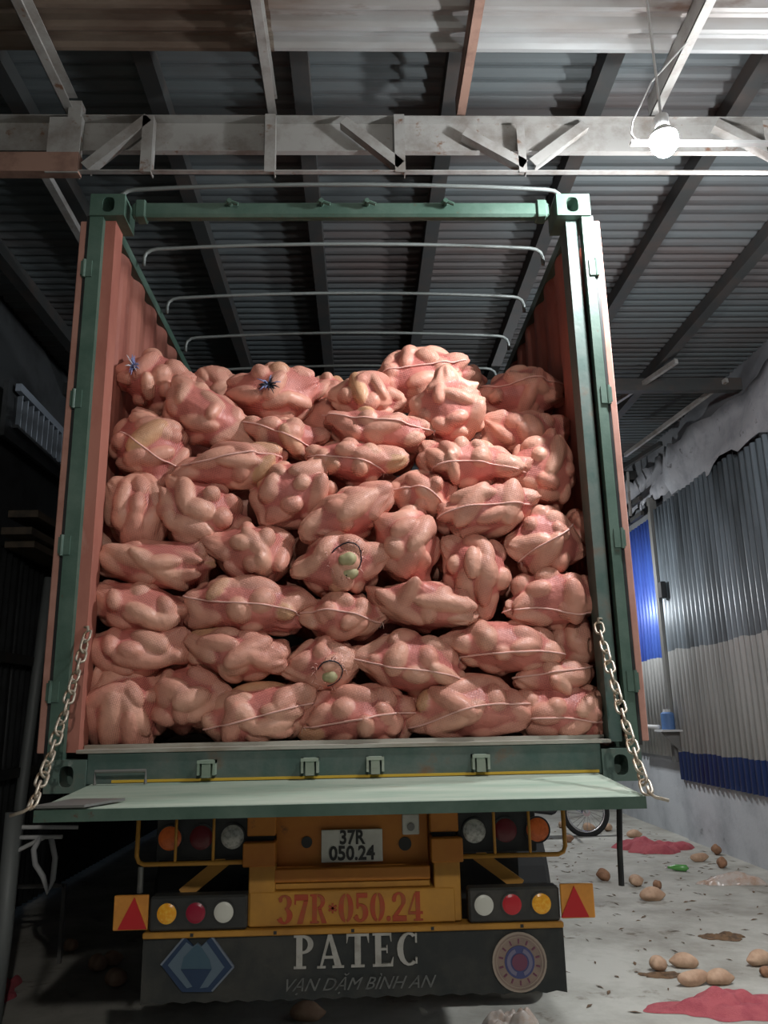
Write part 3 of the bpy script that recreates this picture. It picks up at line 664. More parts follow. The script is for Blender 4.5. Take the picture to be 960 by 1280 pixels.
# unseen tractor unit, added to stop the rear light leaking left
tk = thing('unseen_tractor', 'unseen dark tractor unit added ahead of the container to block light', 'truck', (0, 7.6, 0))
m = MB(); m.prism([(-1.2, .55), (1.2, .55), (1.2, 3.1), (1.1, 3.45), (-1.1, 3.45), (-1.2, 3.1)], 6.5, 8.5); m.build('cab', 'bike_black', tk, bevel=.05)
m = MB(); m.box(-.5, -.4, 4.9, 8.4, .7, .95); m.box(.4, .5, 4.9, 8.4, .7, .95); m.box(-.5, .5, 5.2, 5.9, .95, 1.25); m.build('frame', 'bike_black', tk)
m = MB(); m.box(-1.0, 1.0, 8.49, 8.52, 1.9, 2.9); m.build('windscreen', 'black_plastic', tk)
m = MB(); m.box(-1.15, -.75, 5.9, 6.45, .4, .95); m.box(.75, 1.15, 5.9, 6.45, .4, .95); m.build('fuel_tank', 'steel_dark', tk, bevel=.05)
for y in (5.35, 7.7):
    for x0 in (-1.05, .75): wheel(x0, x0+.3, y, .5, .5, 'wheel', tk)
m = MB(); p = atY(775, 1015, -.3); q = atY(777, 1107, -.3)
m.tube([(p[0], -.3, p[2]+.03), ((p[0]+q[0])/2-.004, -.3, (p[2]+q[2])/2), (q[0], -.3, q[2])], .011, 8); m.build('rubber_strap', 'black_plastic', ct)

# ================================================================== SACKS
def ico(sub):
    bm = bmesh.new(); bmesh.ops.create_icosphere(bm, subdivisions=sub, radius=1); bm.verts.ensure_lookup_table()
    V = np.array([v.co[:] for v in bm.verts]); F = np.array([[v.index for v in f.verts] for f in bm.faces]); E = np.array([[e.verts[0].index, e.verts[1].index] for e in bm.edges])
    bm.free(); return V, F, E
ICO = {k: ico(k) for k in (4, 6)}
DEG = {k: np.bincount(ICO[k][2].ravel(), minlength=len(ICO[k][0])).astype(float) for k in ICO}

def unit(v): v = np.asarray(v, float); return v/np.linalg.norm(v, axis=-1, keepdims=True)
class Sack:
    """radial surface: a slack bag pulled over a heap of long tubers, around the origin"""
    def __init__(s, a, b, c, ang, seed, vert=0., spikes=((1, 0), (-1, 0)), long=1.0):
        g = np.random.default_rng(seed); s.g = g; ca, sa = math.cos(ang), math.sin(ang)
        s.B = np.array([[ca, 0, sa], [0, 1, 0], [-sa, 0, ca]])         # rows: local axes in world
        s.ax = np.array([a, b, c]); s.lumps = []
        n = int(15+50*(a*c)/.02*.12)+int(g.integers(0, 4))
        for i in range(n):
            zz = 1-2*(i+.5)/n; ph = i*2.39996+g.uniform(-.35, .35); q = math.sqrt(1-zz*zz)
            d = unit(np.array([q*math.cos(ph), -zz, q*math.sin(ph)])+g.normal(0, .12, 3))
            rr = min(g.uniform(.034, .052), .50*min(a, c)); ll = rr*g.choice([1.15, 1.5, 2.0, 2.4], p=[.28, .3, .27, .15])*long
            ll = min(ll, .72*max(a, c)); p = d*(s.ax-rr*.95)*g.uniform(.88, 1.0)
            t = g.normal(0, 1, 3)*np.array([1.3, .5, .6]); t = t*(1-vert)+np.array([.15, 0, 1])*vert*g.choice([-1, 1])
            nrm = unit(d/s.ax); t = unit(t-nrm*np.dot(t, nrm)*.85)
            s.lumps.append((p, t, ll, rr))
        s.spk = [(unit(np.array([x, -.25, z]) + g.normal(0, .12, 3)), g.uniform(.18, .42)) for x, z in spikes]; s.bridge = g.uniform(.84, .925); s.hull = None
        s.k = np.ones(3)
    def radial(s, D, full=False):
        base = 1/np.sqrt(((D/s.ax)**2).sum(1))*.74; H = [base]
        for p, t, l, r in s.lumps:
            Dp = D/r+np.outer(D@t, t)*(1/l-1/r); pp = p/r+t*(p@t)*(1/l-1/r)
            A = (Dp**2).sum(1); Bq = Dp@pp; disc = Bq**2-A*(pp@pp-1)
            H.append(np.where((disc > 0) & (Bq > 0), (Bq+np.sqrt(np.maximum(disc, 0)))/A, 0))
        H = np.array(H); mx = H.max(0); k = 46/mx.mean()*.12
        e = np.exp((H-mx)*120); r = mx+np.log(e.sum(0))/120*.35
        for n, A in s.spk:
            w = np.exp(26*(D@n-1)); rad = unit(np.cross(n, [0.3, .2, 1])); ph = np.arctan2(D@np.cross(n, rad), D@rad)
            r = r*(1+A*w*(1+.18*np.sin(9*ph))) - .010*w*(1+np.sin(7*ph)) + .0035*np.exp(5*(D@n-1))*np.abs(np.sin(11*ph+3*(D@n)))
        lo = r
        if s.hull is not None:
            N, O = s.hull; den = D@N.T; rh = np.where(den > 1e-4, O/np.maximum(den, 1e-4), 9.).min(1)*s.bridge
            q = np.stack([r, rh]); mq = q.max(0); r = mq+np.log(np.exp((q-mq)*260).sum(0))/260
        if full:
            idx = H[1:].argmax(0); lump = np.clip((lo-r)/(.05*mx)+1.0, 0, 1)*np.clip((H[1:].max(0)-base)/(.05*mx), 0, 1); return r, lump, idx
        return r
    def solve(s, sub):
        V4 = ICO[4][0]; P4 = V4*s.radial(V4)[:, None]; bm = bmesh.new(); vs = [bm.verts.new(p) for p in P4]; bmesh.ops.convex_hull(bm, input=vs)
        bm.normal_update(); N = np.array([f.normal[:] for f in bm.faces]); O = np.array([f.normal.dot(f.verts[0].co) for f in bm.faces]); bm.free()
        sg = np.sign(O); N, O = N*sg[:, None], abs(O); s.hull = (N, O)
        V, F, E = ICO[sub]; r, lump, idx = s.radial(V, True); D = DEG[sub]
        for _ in range(1):
            acc = np.zeros(len(V)); np.add.at(acc, E[:, 0], r[E[:, 1]]); np.add.at(acc, E[:, 1], r[E[:, 0]])
            r = r*.45+acc/D*.55
        P = V*r[:, None]; s.k = s.ax[[0, 2]]/np.array([np.percentile(abs(P[:, 0]), 99.3), np.percentile(abs(P[:, 2]), 99.3)]); s.k = np.array([s.k[0], 1.0, s.k[1]])
        s.P = (P*s.k)@s.B; s.lum = lump; s.tint = s.g.random(len(s.lumps)+1)[idx]; s.F = F
        return s
    def point(s, d, lift=1.012): d = unit(d)[None]; return ((d*s.radial(d)[:, None]*lift)*s.k)@s.B
    def mesh(s):
        me = bpy.data.meshes.new('net_bag'); nV, nF = len(s.P), len(s.F)
        me.vertices.add(nV); me.vertices.foreach_set('co', s.P.ravel()); me.loops.add(nF*3); me.loops.foreach_set('vertex_index', s.F.ravel().astype(np.int32))
        me.polygons.add(nF); me.polygons.foreach_set('loop_start', np.arange(0, nF*3, 3, dtype=np.int32)); me.update(calc_edges=True)
        me.polygons.foreach_set('use_smooth', np.ones(nF, bool))
        at = me.attributes.new('lump', 'FLOAT_COLOR', 'POINT'); at.data.foreach_set('color', np.stack([s.lum, s.tint, np.zeros(nV), np.ones(nV)], 1).ravel())
        me.materials.append(MATS['sack_net']); return me

SACK_GROUP = 'pink net sacks of tubers stacked in the container'
def place_sack(cx, cy, wp, hp, ang, Y, label, seed, string=None, vert=0., tie=None, openm=None, sub=6, spikes=((1, 0), (-1, 0)), depth=None, long=1.):
    p = atY(cx, cy, Y); k = mpp(p); a, c = wp*k/2*1.09, hp*k/2*1.12; b = depth or min(.19, max(.15, .9*max(a, c)))
    S = Sack(a, b, c, R(ang), seed, vert, spikes, long).solve(sub)
    t = thing('tuber_sack', label, 'sack', p, SACK_GROUP)
    o = link('net_bag', S.mesh(), t); ORG[o.name] = Vector(p)
    def local(mb, name, mt, smooth=True):
        return link(name, mb.mesh(name, mt, smooth), t)
    g = random.Random(seed*13+5)
    if string is not None:
        z0, sl, wob = string; pts = []
        for i in range(37):
            th = R(-78+156*i/36); z = z0+sl*math.sin(th)+wob*math.sin(2.6*th+seed)
            pts.append(S.point(np.array([math.sin(th)*a, -math.cos(th)*b, z*c]))[0])
        pts = np.array(pts); pts[1:-1] = (pts[:-2]+pts[1:-1]*2+pts[2:])/4
        pts[:, 1] -= .0025
        m = MB(); m.tube(pts, .0042, 5); local(m, 'drawstring', 'cord_pink')
        e = pts[0] if seed % 2 else pts[-1]; m = MB()
        for j in range(4):
            d = Vector((g.uniform(-1, 1), -.7, g.uniform(-1.2, .4))).normalized(); q = Vector(e)
            m.tube([q, q+d*.014+Vector((0, -.004, .004)), q+d*.026+Vector((0, 0, -.006))], [.0016, .0014, .0008], 4)
        local(m, 'frayed_end', 'strand')
    if tie:
        kind, u, v = tie; e = Vector(S.point(np.array([u*a, -b*.9, v*c]), 1.0)[0]); m = MB(); m2 = MB()
        for j in range(26):
            d = Vector((g.uniform(-1, 1), -.35-g.random()*.5, g.uniform(-1, 1))).normalized(); L = g.uniform(.03, .075)
            (m if j % 3 else m2).tube([e, e+d*L*.6+Vector((0, -.006, .0)), e+d*L+Vector((0, .002, -.006))], [.005, .004, .0015], 4)
        local(m, 'twine_tie', 'twine_blue' if kind == 'blue' else 'twine_dark'); local(m2, 'twine_tie', 'twine_white' if kind == 'blue' else 'twine_blue')
        m = MB(); V, F, E = ICO[4]; m.add([e+Vector(x*.017) for x in V[:]], F.tolist()); local(m, 'knot', 'twine_dark')
    if openm:
        for (u, v, r, l, an) in openm:
            e = S.point(np.array([u*a, -b*.95, v*c]), 1.0)[0]; V, F, E = ICO[4]
            Q = V*np.array([l, r, r])*(1+.06*np.sin(5*V[:, :1])); ca, sa = math.cos(R(an)), math.sin(R(an)); Q = np.stack([Q[:, 0]*ca-Q[:, 2]*sa, Q[:, 1], Q[:, 0]*sa+Q[:, 2]*ca], 1)
            m = MB(); m.add(Q+e+np.array([0, r*.35, 0]), F.tolist()); local(m, 'tuber', 'tuber_green')
        u, v = openm[0][:2]; m = MB(); pts = []
        for i in range(15):
            th = R(150-250*i/14); e = S.point(np.array([(u+.42*math.cos(th))*a, -b*.9, (v+.5*math.sin(th))*c]), 1.0)[0]; pts.append(e+np.array([0, -.006, 0]))
        m.tube(pts, .003, 5); local(m, 'mouth_cord', 'twine_dark')
        m = MB()
        for j in range(26):
            th = g.uniform(0, 6.28); e = Vector(S.point(np.array([(u+.5*math.cos(th))*a, -b*.9, (v+.58*math.sin(th))*c]), 1.0)[0])
            d = Vector((g.uniform(-1, 1), -.8, g.uniform(-1, 1))).normalized(); m.tube([e, e+d*.012, e+d*g.uniform(.02, .035)+Vector((0, 0, -.008))], [.0018, .0016, .0008], 4)
        local(m, 'frayed_net', 'cord_pink')
    return t

T = 'pink net sack of tubers '
SACKS = [
 # cx, cy, w, h, angle, Y, label, options
 (197, 478, 92, 72, -10, .50, T+'knotted with blue and white twine, top left corner', dict(tie=('blue', -.45, .0))),
 (256, 522, 122, 68, -32, .40, T+'slanting down right below the blue twine knot', dict()),
 (268, 482, 62, 48, 0, .85, T+'peeping out behind the top left pair', dict()),
 (344, 494, 112, 76, 4, .52, T+'knotted with dark twine at its middle, along the top', dict(tie=('dark', -.05, -.1))),
 (411, 502, 66, 62, 0, .80, T+'half hidden left of the square-topped sack', dict()),
 (458, 500, 84, 62, 0, .52, T+'with a square top, left of the highest sack', dict()),
 (523, 474, 112, 74, 8, .68, T+'standing highest of all on the pile', dict(string=(.1, .05, .05), spikes=((1, .1),), sd=204)),
 (559, 516, 88, 90, 0, .42, T+'upright with a pinched peak, just below the highest sack', dict(vert=.35, spikes=((-.3, 1), (.8, .5)))),
 (650, 496, 102, 64, 4, .72, T+'half in shade at the upper right top of the pile', dict(string=(.2, -.1, .1))),
 (588, 482, 36, 44, 0, 1.0, T+'dark and small, far back beside the highest sack', dict()),
 (656, 545, 100, 54, -6, .52, T+'with a knotted snout, below the shaded top right sack', dict(spikes=((-.6, 0), (1, .3)))),
 (188, 560, 92, 100, -12, .33, T+'with a pointed upper corner against the left wall', dict(vert=.6, spikes=((-.7, .8), (.3, -1)), string=(-.2, -.3, .1))),
 (358, 550, 100, 46, -12, .40, T+'with a folded hem, under the dark twine knot', dict(string=(-.2, -.35, .05))),
 (472, 542, 118, 54, -6, .38, T+'long and flat, under the square-topped sack', dict(string=(.2, -.1, .08))),
 (294, 586, 126, 56, 4, .32, T+'flat with an orange-tinted belly, left of centre upper row', dict(string=(.1, .05, .12), long=1.2)),
 (440, 579, 112, 56, -8, .33, T+'with a sagging hem above the centre', dict(string=(-.25, -.15, .05))),
 (580, 582, 124, 60, -3, .33, T+'with a wavy seam and pointed right end, right of centre', dict(string=(-.3, .12, .10), spikes=((1, .1), (-1, .3)))),
 (679, 592, 90, 90, 6, .36, T+'with a gathered peak beside the right wall', dict(spikes=((.3, 1), (-1, 0)))),
 (175, 640, 74, 104, 0, .29, T+'holding two long upright tubers at the left wall', dict(vert=.85, long=1.25, spikes=((-.6, .9), (.3, -1)))),
 (251, 643, 104, 84, -8, .28, T+'rounded and lumpy, second from the left wall', dict(spikes=((-.8, .5), (.6, -.8)))),
 (367, 616, 100, 80, 10, .29, T+'rounded with a red-tipped lower left corner, left of centre', dict(spikes=((-.9, -.7), (.8, .6)))),
 (434, 645, 112, 62, 28, .27, T+'slanting up right at the centre of the pile', dict(vert=.1)),
 (525, 620, 80, 58, -10, .32, T+'small with yellow tubers, wedged in the centre', dict(string=(-.1, -.2, .15))),
 (604, 640, 114, 62, 4, .26, T+'draped like an arch with a pale drawstring', dict(string=(-.05, .1, .06), spikes=((-.9, -.8), (1, 0)))),
 (679, 678, 90, 82, 0, .26, T+'with coarse mesh, below the gathered peak at right', dict(string=(-.1, .55, .05))),
 (722, 664, 42, 56, 0, .36, T+'narrow and shaded, squeezed against the right wall', dict()),
 (318, 691, 106, 72, -8, .26, T+'with red shreds, left of the torn open sack', dict(spikes=((-.8, .2), (.2, -.8)))),
 (508, 681, 78, 94, 0, .25, T+'upright with yellow tubers and a vertical seam, centre', dict(vert=.7, long=1.1, spikes=((-.7, 1), (0, -1)))),
 (426, 706, 110, 76, 6, .25, T+'torn open to show green tubers, frayed net round the hole', dict(openm=((.18, -.05, .030, .042, 10), (.22, -.5, .028, .045, 5)))),
 (597, 716, 80, 102, 0, .25, T+'upright with tall tubers, right of centre', dict(vert=.8, long=1.15, spikes=((-.7, .9), (.2, -1)))),
 (195, 707, 134, 58, -4, .27, T+'long and smooth, above the sack with the white-tipped snout', dict(long=1.5)),
 (690, 749, 110, 70, 0, .25, T+'with a ring-shaped knot, at the right wall in the middle', dict(string=(-.55, -.1, .1), spikes=((-.6, -.3), (1, -.2)))),
 (180, 762, 122, 66, -10, .24, T+'with a white-tipped snout at its lower right, left wall', dict(spikes=((-1, .3), (.7, -.7)))),
 (308, 756, 146, 70, -4, .24, T+'big and arched with a fine striped mesh, left of centre', dict(string=(-.1, -.25, .1), spikes=((-1, -.5), (1, -.5)))),
 (534, 756, 132, 62, -6, .24, T+'spread wide with a long tuber sticking out right', dict(long=1.5, spikes=((1, -.4),))),
 (431, 772, 98, 56, 0, .26, T+'small, directly below the torn open sack', dict(string=(.0, -.2, .1))),
 (173, 814, 130, 58, 0, .24, T+'flattened, third from the bottom at the left wall', dict(long=1.3, spikes=((1, .4),))),
 (297, 817, 122, 66, -6, .23, T+'with ribbed mesh, above the third bottom-row sack', dict(long=1.25)),
 (408, 831, 88, 68, 0, .23, T+'with one green tuber showing in a slit', dict(openm=((.15, -.45, .026, .034, 0),))),
 (516, 829, 130, 74, -8, .23, T+'plump with a drooping pale drawstring, second row from the sill', dict(string=(-.25, -.15, .08))),
 (630, 808, 134, 64, -4, .23, T+'rosy and tight with a pointed right end', dict(string=(-.35, .2, .05), spikes=((1, -.2), (-1, 0)))),
 (714, 806, 74, 66, 0, .32, T+'round-lumped and shaded at the right wall', dict()),
 (697, 848, 96, 48, 6, .26, T+'thin with a twisted neck, wedged above the bottom right sack', dict(spikes=((-1, .2),), string=(.3, .1, .05))),
 (156, 884, 104, 98, -14, .24, T+'with three fat slanting tubers, bottom left corner on the sill', dict(vert=.7, long=1.3, spikes=((-.8, 1), (.7, -.9)))),
 (236, 872, 108, 82, 4, .26, T+'with an orange tuber, second from left on the bottom row', dict()),
 (326, 892, 138, 72, 6, .23, T+'with a straight drawstring, third from left on the bottom row', dict(string=(-.1, .2, .03), long=1.2, spikes=((1, .2),))),
 (450, 893, 138, 70, 0, .23, T+'smooth with a tiny black print, fourth on the bottom row', dict(string=(-.15, .2, .05), long=1.1, spikes=((-1, -.3),))),
 (584, 885, 140, 76, 4, .23, T+'with a white-tipped left corner, fifth on the bottom row', dict(string=(-.1, .2, .12), long=1.2, spikes=((-1, -.4), (1, -.3)))),
 (702, 889, 128, 70, -4, .23, T+'boxy and rosy, bottom right corner on the sill', dict(string=(-.3, .05, .06), spikes=((-1, -1), (1, -.7)))),
]
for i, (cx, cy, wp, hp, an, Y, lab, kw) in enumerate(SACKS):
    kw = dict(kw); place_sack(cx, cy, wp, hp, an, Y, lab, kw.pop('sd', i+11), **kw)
# sacks one layer deeper, glimpsed in the gaps
for i, (cx, cy, wp, hp, Y, lab) in enumerate([
    (300, 640, 90, 80, .55, 'left of centre behind the rounded lumpy sack'), (395, 690, 80, 90, .50, 'behind the torn open sack'), (560, 690, 90, 90, .52, 'between the two upright sacks'),
    (470, 800, 90, 80, .50, 'between the lower centre sacks'), (250, 740, 90, 80, .52, 'behind the long smooth sack'), (640, 720, 80, 90, .52, 'behind the upright right sack'),
    (610, 850, 90, 80, .50, 'in the gap right of the plump sack'), (390, 880, 90, 70, .48, 'in the gap above the bottom row centre'), (255, 930-40, 80, 60, .48, 'deep between the second and third bottom sacks'),
    (640, 560, 90, 70, .75, 'under the knotted snout'), (420, 530, 90, 60, .70, 'under the half hidden top sack'), (140, 690, 70, 80, .5, 'deep by the left wall')]):
    place_sack(cx, cy, wp, hp, 0, Y, 'dim pink sack, '+lab, 90+i, sub=4)
# the layer buried behind the front ones
rg = random.Random(21); protos = [Sack(.21, .18, .125, R(8*k-8), 300+k).solve(4).mesh() for k in range(4)]
for row in range(8):
    for colm in range(6):
        z = Z0+.175+.115+row*.232; x = -.93+colm*.372+rg.uniform(-.03, .03)
        t = thing('tuber_sack', 'dim pink net sack buried behind the front layer of the pile', 'sack', (x, .66+.03*row+(.12 if row == 7 else 0)+rg.uniform(-.02, .02), z), SACK_GROUP)
        o = link('net_bag', protos[(row*3+colm) % 4], t); o.rotation_euler.z = rg.uniform(-.2, .2)

# ================================================================== LOOSE THINGS ON THE FLOOR
def tuber_mesh(seed, a, r, mt):
    g = np.random.default_rng(seed); V, F, E = ICO[4]
    n = 1+.10*np.sin(3*V[:, 0]+g.uniform(0, 6))*V[:, 2]+.08*np.sin(5*V[:, 1]+2*V[:, 0]+g.uniform(0, 6))
    P = V*np.array([a, r, r])*n[:, None]; tp = np.clip(V[:, 0]-.55, 0, 1)/.45; P[:, 1:] *= (1-.40*tp**1.2)[:, None]; P[:, 0] += tp**2*.12*a
    me = bpy.data.meshes.new('tuber'); me.from_pydata(P.tolist(), [], F.tolist()); me.polygons.foreach_set('use_smooth', [True]*len(F)); me.materials.append(MATS[mt]); return me, -P[:, 2].min()
TM = [tuber_mesh(1, .062, .046, 'tuber'), tuber_mesh(2, .085, .045, 'tuber'), tuber_mesh(3, .056, .048, 'tuber_brown'), tuber_mesh(4, .095, .040, 'tuber'), tuber_mesh(5, .05, .04, 'tuber_brown')]
for px, py, k, rz, sc, lab in [
    (437+232, 0, 0, 0, 0, '') ] and [
    (796, 1108, 0, 20, 1.15, 'round pale tuber on the floor right of the hanging strap'),
    (822, 1111, 4, 70, 1.0, 'broken brown tuber beside the round pale one'),
    (816, 1126, 1, 5, 1.25, 'oblong beige tuber lying in front of the round pale one'),
    (755, 1101, 2, 160, 1.15, 'brown tuber on the floor left of the hanging strap'),
    (824, 1214, 0, 30, 1.0, 'golden rounded tuber in the wet patch by the net'),
    (856, 1210, 1, 170, 1.0, 'pinkish oblong tuber beside the golden one'),
    (950, 1207, 1, 200, 1.05, 'pale tuber cut by the right picture edge'),
    (958, 1221, 4, 20, .8, 'small tuber scrap under the pale one at the right edge'),
    (875, 1077, 3, 10, 1.1, 'flat brown tuber at the foot of the right wall'),
    (896, 1068, 2, 100, 1.1, 'brown tuber touching the right wall'),
    (903, 1085, 2, 60, 1.1, 'brown tuber in front of the plastic bag by the wall'),
    (736, 1040, 0, 0, 1.3, 'dusty tuber under the motorbike wheel'),
    (760, 1039, 0, 50, 1.2, 'dusty tuber right of the motorbike wheel'),
    (793, 1047, 1, 0, 1.1, 'dusty tuber left of the far red net'),
    (702, 1035, 0, 90, 1.0, 'dusty tuber far left of the motorbike wheel'),
    (711, 1053, 4, 0, 1.2, 'small brown tuber behind the orange lamp guard'),
    (868, 1232, 3, 15, 1.1, 'cream tuber poking from behind the near red net'),
    (900, 1231, 1, 5, 1.0, 'second cream tuber behind the near red net'),
    (384, 1276, 1, 0, 1.1, 'tuber on the dark floor under the mud flap'),
    (122, 1215, 0, 80, 1.2, 'tuber of the dim trio left of the trailer, left one'),
    (140, 1207, 0, 20, 1.0, 'tuber of the dim trio left of the trailer, back one'),
    (145, 1234, 0, 60, 1.2, 'tuber of the dim trio left of the trailer, front one'),
    (88, 1190, 0, 90, 1.0, 'lone dim tuber by the metal frame on the left')]:
    me, h = TM[k]; p = atZ(px, py, 0); o = link('tuber', me); o.location = (p[0], p[1], h*sc-.004); o.rotation_euler.z = R(rz); o.scale = (sc,)*3
    tag(o, lab, 'tuber', 'loose tubers on the floor')

def heap(name, mt, cx, cy, rx, ry, h, seed, label, cat, rot=0., nr=18, na=64, wr=.5):
    """crumpled low heap with a ragged outline"""
    g = np.random.default_rng(seed); v = []; ph = g.uniform(0, 6.28, 12)
    for i in range(nr+1):
        q = i/nr
        for j in range(na):
            a = 2*math.pi*j/na; rag = 1+.16*math.sin(3*a+ph[0])+.10*math.sin(5*a+ph[1])+.06*math.sin(11*a+ph[2])
            x, y = rx*q*rag*math.cos(a), ry*q*rag*math.sin(a)
            X, Y_ = x/rx, y/ry; z = h*(1-q**2)**.6*(.75+wr*.6*math.sin(4*X+ph[3]+2.2*Y_+1.2*math.sin(3*Y_+ph[6]))+.35*wr*math.sin(6*Y_+ph[4]-3*X)+.22*wr*math.sin(9*X+8*Y_+ph[5])+.1*wr*math.sin(19*X-12*Y_+ph[7]))
            z = max(z, .006+.004*math.sin(7*a+9*q)) if q < 1 else .002
            v.append((cx+x*math.cos(rot)-y*math.sin(rot), cy+x*math.sin(rot)+y*math.cos(rot), z))
    f = [(i*na+j, i*na+(j+1) % na, (i+1)*na+(j+1) % na, (i+1)*na+j) for i in range(nr) for j in range(na)]
    m = MB(); m.add(v, f); return tag(m.build(name, mt, smooth=True, org=(cx, cy, 0)), label, cat)
p = atZ(818, 1062); heap('empty_net', 'net_loose', p[0], p[1], .42, .30, .13, 3, 'empty crimson net bag crumpled against the foot of the right wall', 'net')
p = atZ(905, 1262); heap('empty_net', 'net_loose', p[0]+.05, p[1]+.02, .40, .20, .055, 5, 'empty crimson net bag spread flat at the lower right corner', 'net', nr=30, na=110, wr=1.0)
p = atZ(2, 1245); heap('empty_net', 'net_loose', p[0]-.06, p[1], .14, .25, .12, 6, 'crimson net bag in the dark at the lower left edge', 'net')
p = atZ(918, 1106); heap('plastic_bag', 'poly_bag', p[0]+.02, p[1]+.06, .30, .12, .11, 7, 'clear plastic bag of tubers lying beside the right wall', 'bag', wr=.25)
p = atZ(640, 1306); heap('plastic_bag', 'poly_bag', p[0], p[1]+.05, .16, .13, .19, 8, 'crumpled plastic bag on the dark floor behind the mud flap', 'bag', wr=.3)
p = atZ(905, 1172); heap('rotten_leaves', 'debris', p[0], p[1], .16, .09, .025, 9, 'wet heap of brown leaves on the floor above the near red net', 'debris', wr=.8)
p = atZ(830, 1218); heap('rotten_leaves', 'debris', p[0]-.02, p[1]-.02, .13, .06, .014, 10, 'wet brown peelings under the golden tuber', 'debris', wr=.8)
p = atZ(848, 1089); m = MB(); m.tube([(p[0]-.09, p[1]+.05, .03), (p[0]-.07, p[1]+.04, .03), (p[0]-.02, p[1]+.01, .034), (p[0]+.07, p[1]-.04, .034), (p[0]+.08, p[1]-.045, .02)], [.012, .014, .032, .033, .02], 12)
bt = tag(m.build('bottle', 'bottle_green', smooth=True, org=(p[0], p[1], 0)), 'small green bottle lying on the floor near the far red net', 'bottle'); m = MB(); m.tube([(p[0]-.11, p[1]+.06, .03), (p[0]-.09, p[1]+.05, .03)], .014, 10); m.build('cap', 'white_chrome', bt)
# flecks of dry leaf
rr = random.Random(4); m = MB()
for i in range(420):
    x, y = rr.uniform(1.3, 4.1), rr.uniform(-.5, 9); L, a = rr.uniform(.01, .05), rr.uniform(0, 3.14); wd = rr.uniform(.004, .014); c, s = math.cos(a), math.sin(a)
    m.add([(x-L*c, y-L*s, .003), (x-wd*s, y+wd*c, .009), (x+L*c, y+L*s, .004), (x+wd*s, y-wd*c, .006)], [(0, 1, 2), (0, 2, 3)])
o = tag(m.build('leaf_litter', 'debris'), 'scattered flecks of dry leaf over the pale floor', 'litter'); o['kind'] = 'stuff'

# motorbike by the wall, mostly behind the trailer
bx, by = 3.04, 7.85; mb_ = thing('motorbike', 'parked motorbike with a spoked chrome front wheel beyond the trailer', 'motorbike', (bx, by, 0))
m = MB(); n = 40; rw = .29
m.tube([(bx+rw*math.cos(a*2*math.pi/n), by, .30+rw*math.sin(a*2*math.pi/n)) for a in range(n)], .032, 10, closed=True); tw = m.build('tyre', 'tyre', mb_, smooth=True)
m = MB(); m.tube([(bx+.25*math.cos(a*2*math.pi/n), by, .30+.25*math.sin(a*2*math.pi/n)) for a in range(n)], .016, 8, closed=True); m.build('rim', 'white_chrome', tw, smooth=True)
m = MB(); m.tube([(bx, by-.05, .30), (bx, by+.05, .30)], .05, 16); m.build('hub', 'white_chrome', tw)
for k in range(20):
    a = k*math.pi/10; m = MB(); m.tube([(bx+.045*math.cos(a+.5), by-.03*(1 if k % 2 else -1), .30+.045*math.sin(a+.5)), (bx+.245*math.cos(a), by, .30+.245*math.sin(a))], .0028, 4); m.build('spoke', 'white_chrome', tw)
for yy in (-.07, .07):
    m = MB(); m.tube([(bx, by+yy, .30), (bx-.14, by+yy, .68), (bx-.24, by+yy, .98)], .022, 10); m.build('fork_leg', 'white_chrome', mb_)
m = MB(); m.strip(bx, .30, .37, .37, .345, .345, 20, 170, lambda a, b: (a, b), by-.05, by+.05, 18); m.build('mudguard', 'bike_black', mb_)
m = MB(); m.prism([(bx-.22, .55), (bx-.30, .95), (bx-.75, .80), (bx-1.25, .86), (bx-1.3, .72), (bx-.95, .35), (bx-.45, .28)], by-.13, by+.13); m.build('body', 'bike_black', mb_, bevel=.03)
m = MB(); m.tube([(bx-.24, by-.33, 1.05), (bx-.22, by-.12, .99), (bx-.22, by+.12, .99), (bx-.24, by+.33, 1.05)], .014, 8); m.build('handlebar', 'white_chrome', mb_)
bw = bx-1.22; m = MB(); m.tube([(bw+rw*math.cos(a*2*math.pi/n), by, .30+rw*math.sin(a*2*math.pi/n)) for a in range(n)], .036, 10, closed=True); m.build('tyre', 'tyre', mb_, smooth=True)

# small pump on a bracket at the wall, switch box
p = atX(832, 912, 4.0); pm = thing('wall_shelf', 'small blue canister on a bracket shelf fixed to the right wall', 'shelf', (4.1, p[1], 1.36))
y = p[1]; m = MB(); m.box(3.90, 4.17, y-.14, y+.14, 1.335, 1.36); m.build('shelf_board', 'pvc', pm)
m = MB(); m.prism([(3.93, 1.335), (4.17, 1.335), (4.17, 1.08)], y-.01, y+.01); m.build('bracket', 'steel_dark', pm)
cn = thing('canister', 'blue plastic canister standing on the wall shelf', 'canister', (4.04, y, 1.36)); m = MB(); m.tube([(4.04, y, 1.362), (4.04, y, 1.56), (4.04, y, 1.58)], [.085, .085, .06], 18); m.build('body', 'pump_blue', cn)
m = MB(); m.tube([(4.04, y, 1.58), (4.04, y, 1.615)], .045, 14); m.build('lid', 'pvc', cn)
m = MB(); m.tube([(3.95, y+.1, 1.39), (3.95, y+1.3, 1.39)], .03, 10); tag(m.build('water_pipe', 'pvc', smooth=True, org=(3.95, y+.1, 1.39)), 'white pipe running along the right wall from the shelf', 'pipe')
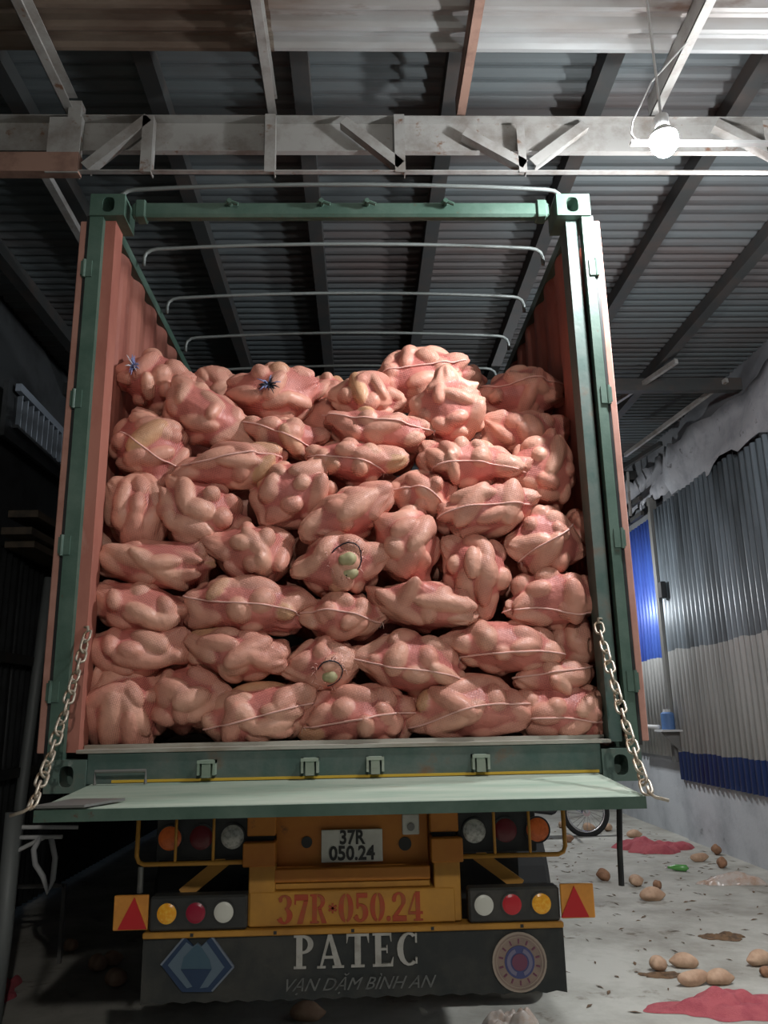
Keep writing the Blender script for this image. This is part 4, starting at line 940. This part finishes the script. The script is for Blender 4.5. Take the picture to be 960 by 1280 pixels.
m = MB(); m.box(4.06, 4.13, 7.02, 7.16, 3.05, 3.27); sb = tag(m.build('switch_box', 'bike_black', org=(4.1, 7.1, 3.05), bevel=.008), 'dark switch box on the seam of the right wall', 'box')

# dim clutter left of the trailer
rk = thing('metal_rack', 'dim grey metal rack standing left of the trailer', 'frame', (-2.2, 2.75, 0))
for a, b in (((-2.42, 2.75, .50), (-2.05, 2.75, .50)), ((-2.05, 2.75, .51), (-2.05, 2.75, 0)), ((-2.42, 2.75, .51), (-2.42, 2.75, 0))):
    m = MB(); m.bar(a, b, .025, .025, up=(0, 1, 0)); m.build('bar', 'steel_dark', rk)
def P3(px, py, Y): q = atY(px, py, Y); return (q[0], q[1], q[2])
pA, pB = P3(18, 1015, 1.6), P3(4, 1170, 1.6); pf = (pB[0]-.02, 1.6, 0)
po = thing('pole', 'grey pole with short arms standing at the lower left picture edge', 'pole', pf)
m = MB(); m.tube([pf, pB, pA], .05, 12); m.build('post', 'pipe_grey', po, smooth=True)
for a, b in ((P3(14, 1047, 1.6), P3(78, 1046, 1.6)), (P3(12, 1068, 1.6), P3(55, 1047, 1.6)), (P3(18, 1034, 1.6), P3(98, 1034, 1.7))):
    m = MB(); m.tube([a, b], .012, 8); m.build('arm', 'pvc', po)
m = MB(); m.tube([P3(50, 1047, 1.6), P3(42, 1062, 1.58), P3(44, 1080, 1.6), P3(54, 1096, 1.62), P3(60, 1116, 1.62), P3(66, 1100, 1.62), P3(69, 1072, 1.62), P3(64, 1048, 1.6)], .016, 10)
tag(m.build('hose', 'hose', smooth=True, org=P3(60, 1116, 1.6)), 'grey hose looped over the arm of the left pole', 'hose')
tm = thing('timber_stack', 'stack of old timber boards on the ledge of the left wall', 'timber', (-2.7, 3.8, 3.0))
for z0, y0, y1, x0 in ((3.06, 3.3, 4.8, -2.95), (3.13, 3.1, 4.5, -2.9), (3.30, 3.2, 4.9, -2.9)):
    m = MB(); m.box(x0, x0+.25, y0, y1, z0, z0+.06); m.build('board', 'wood_dark', tm)
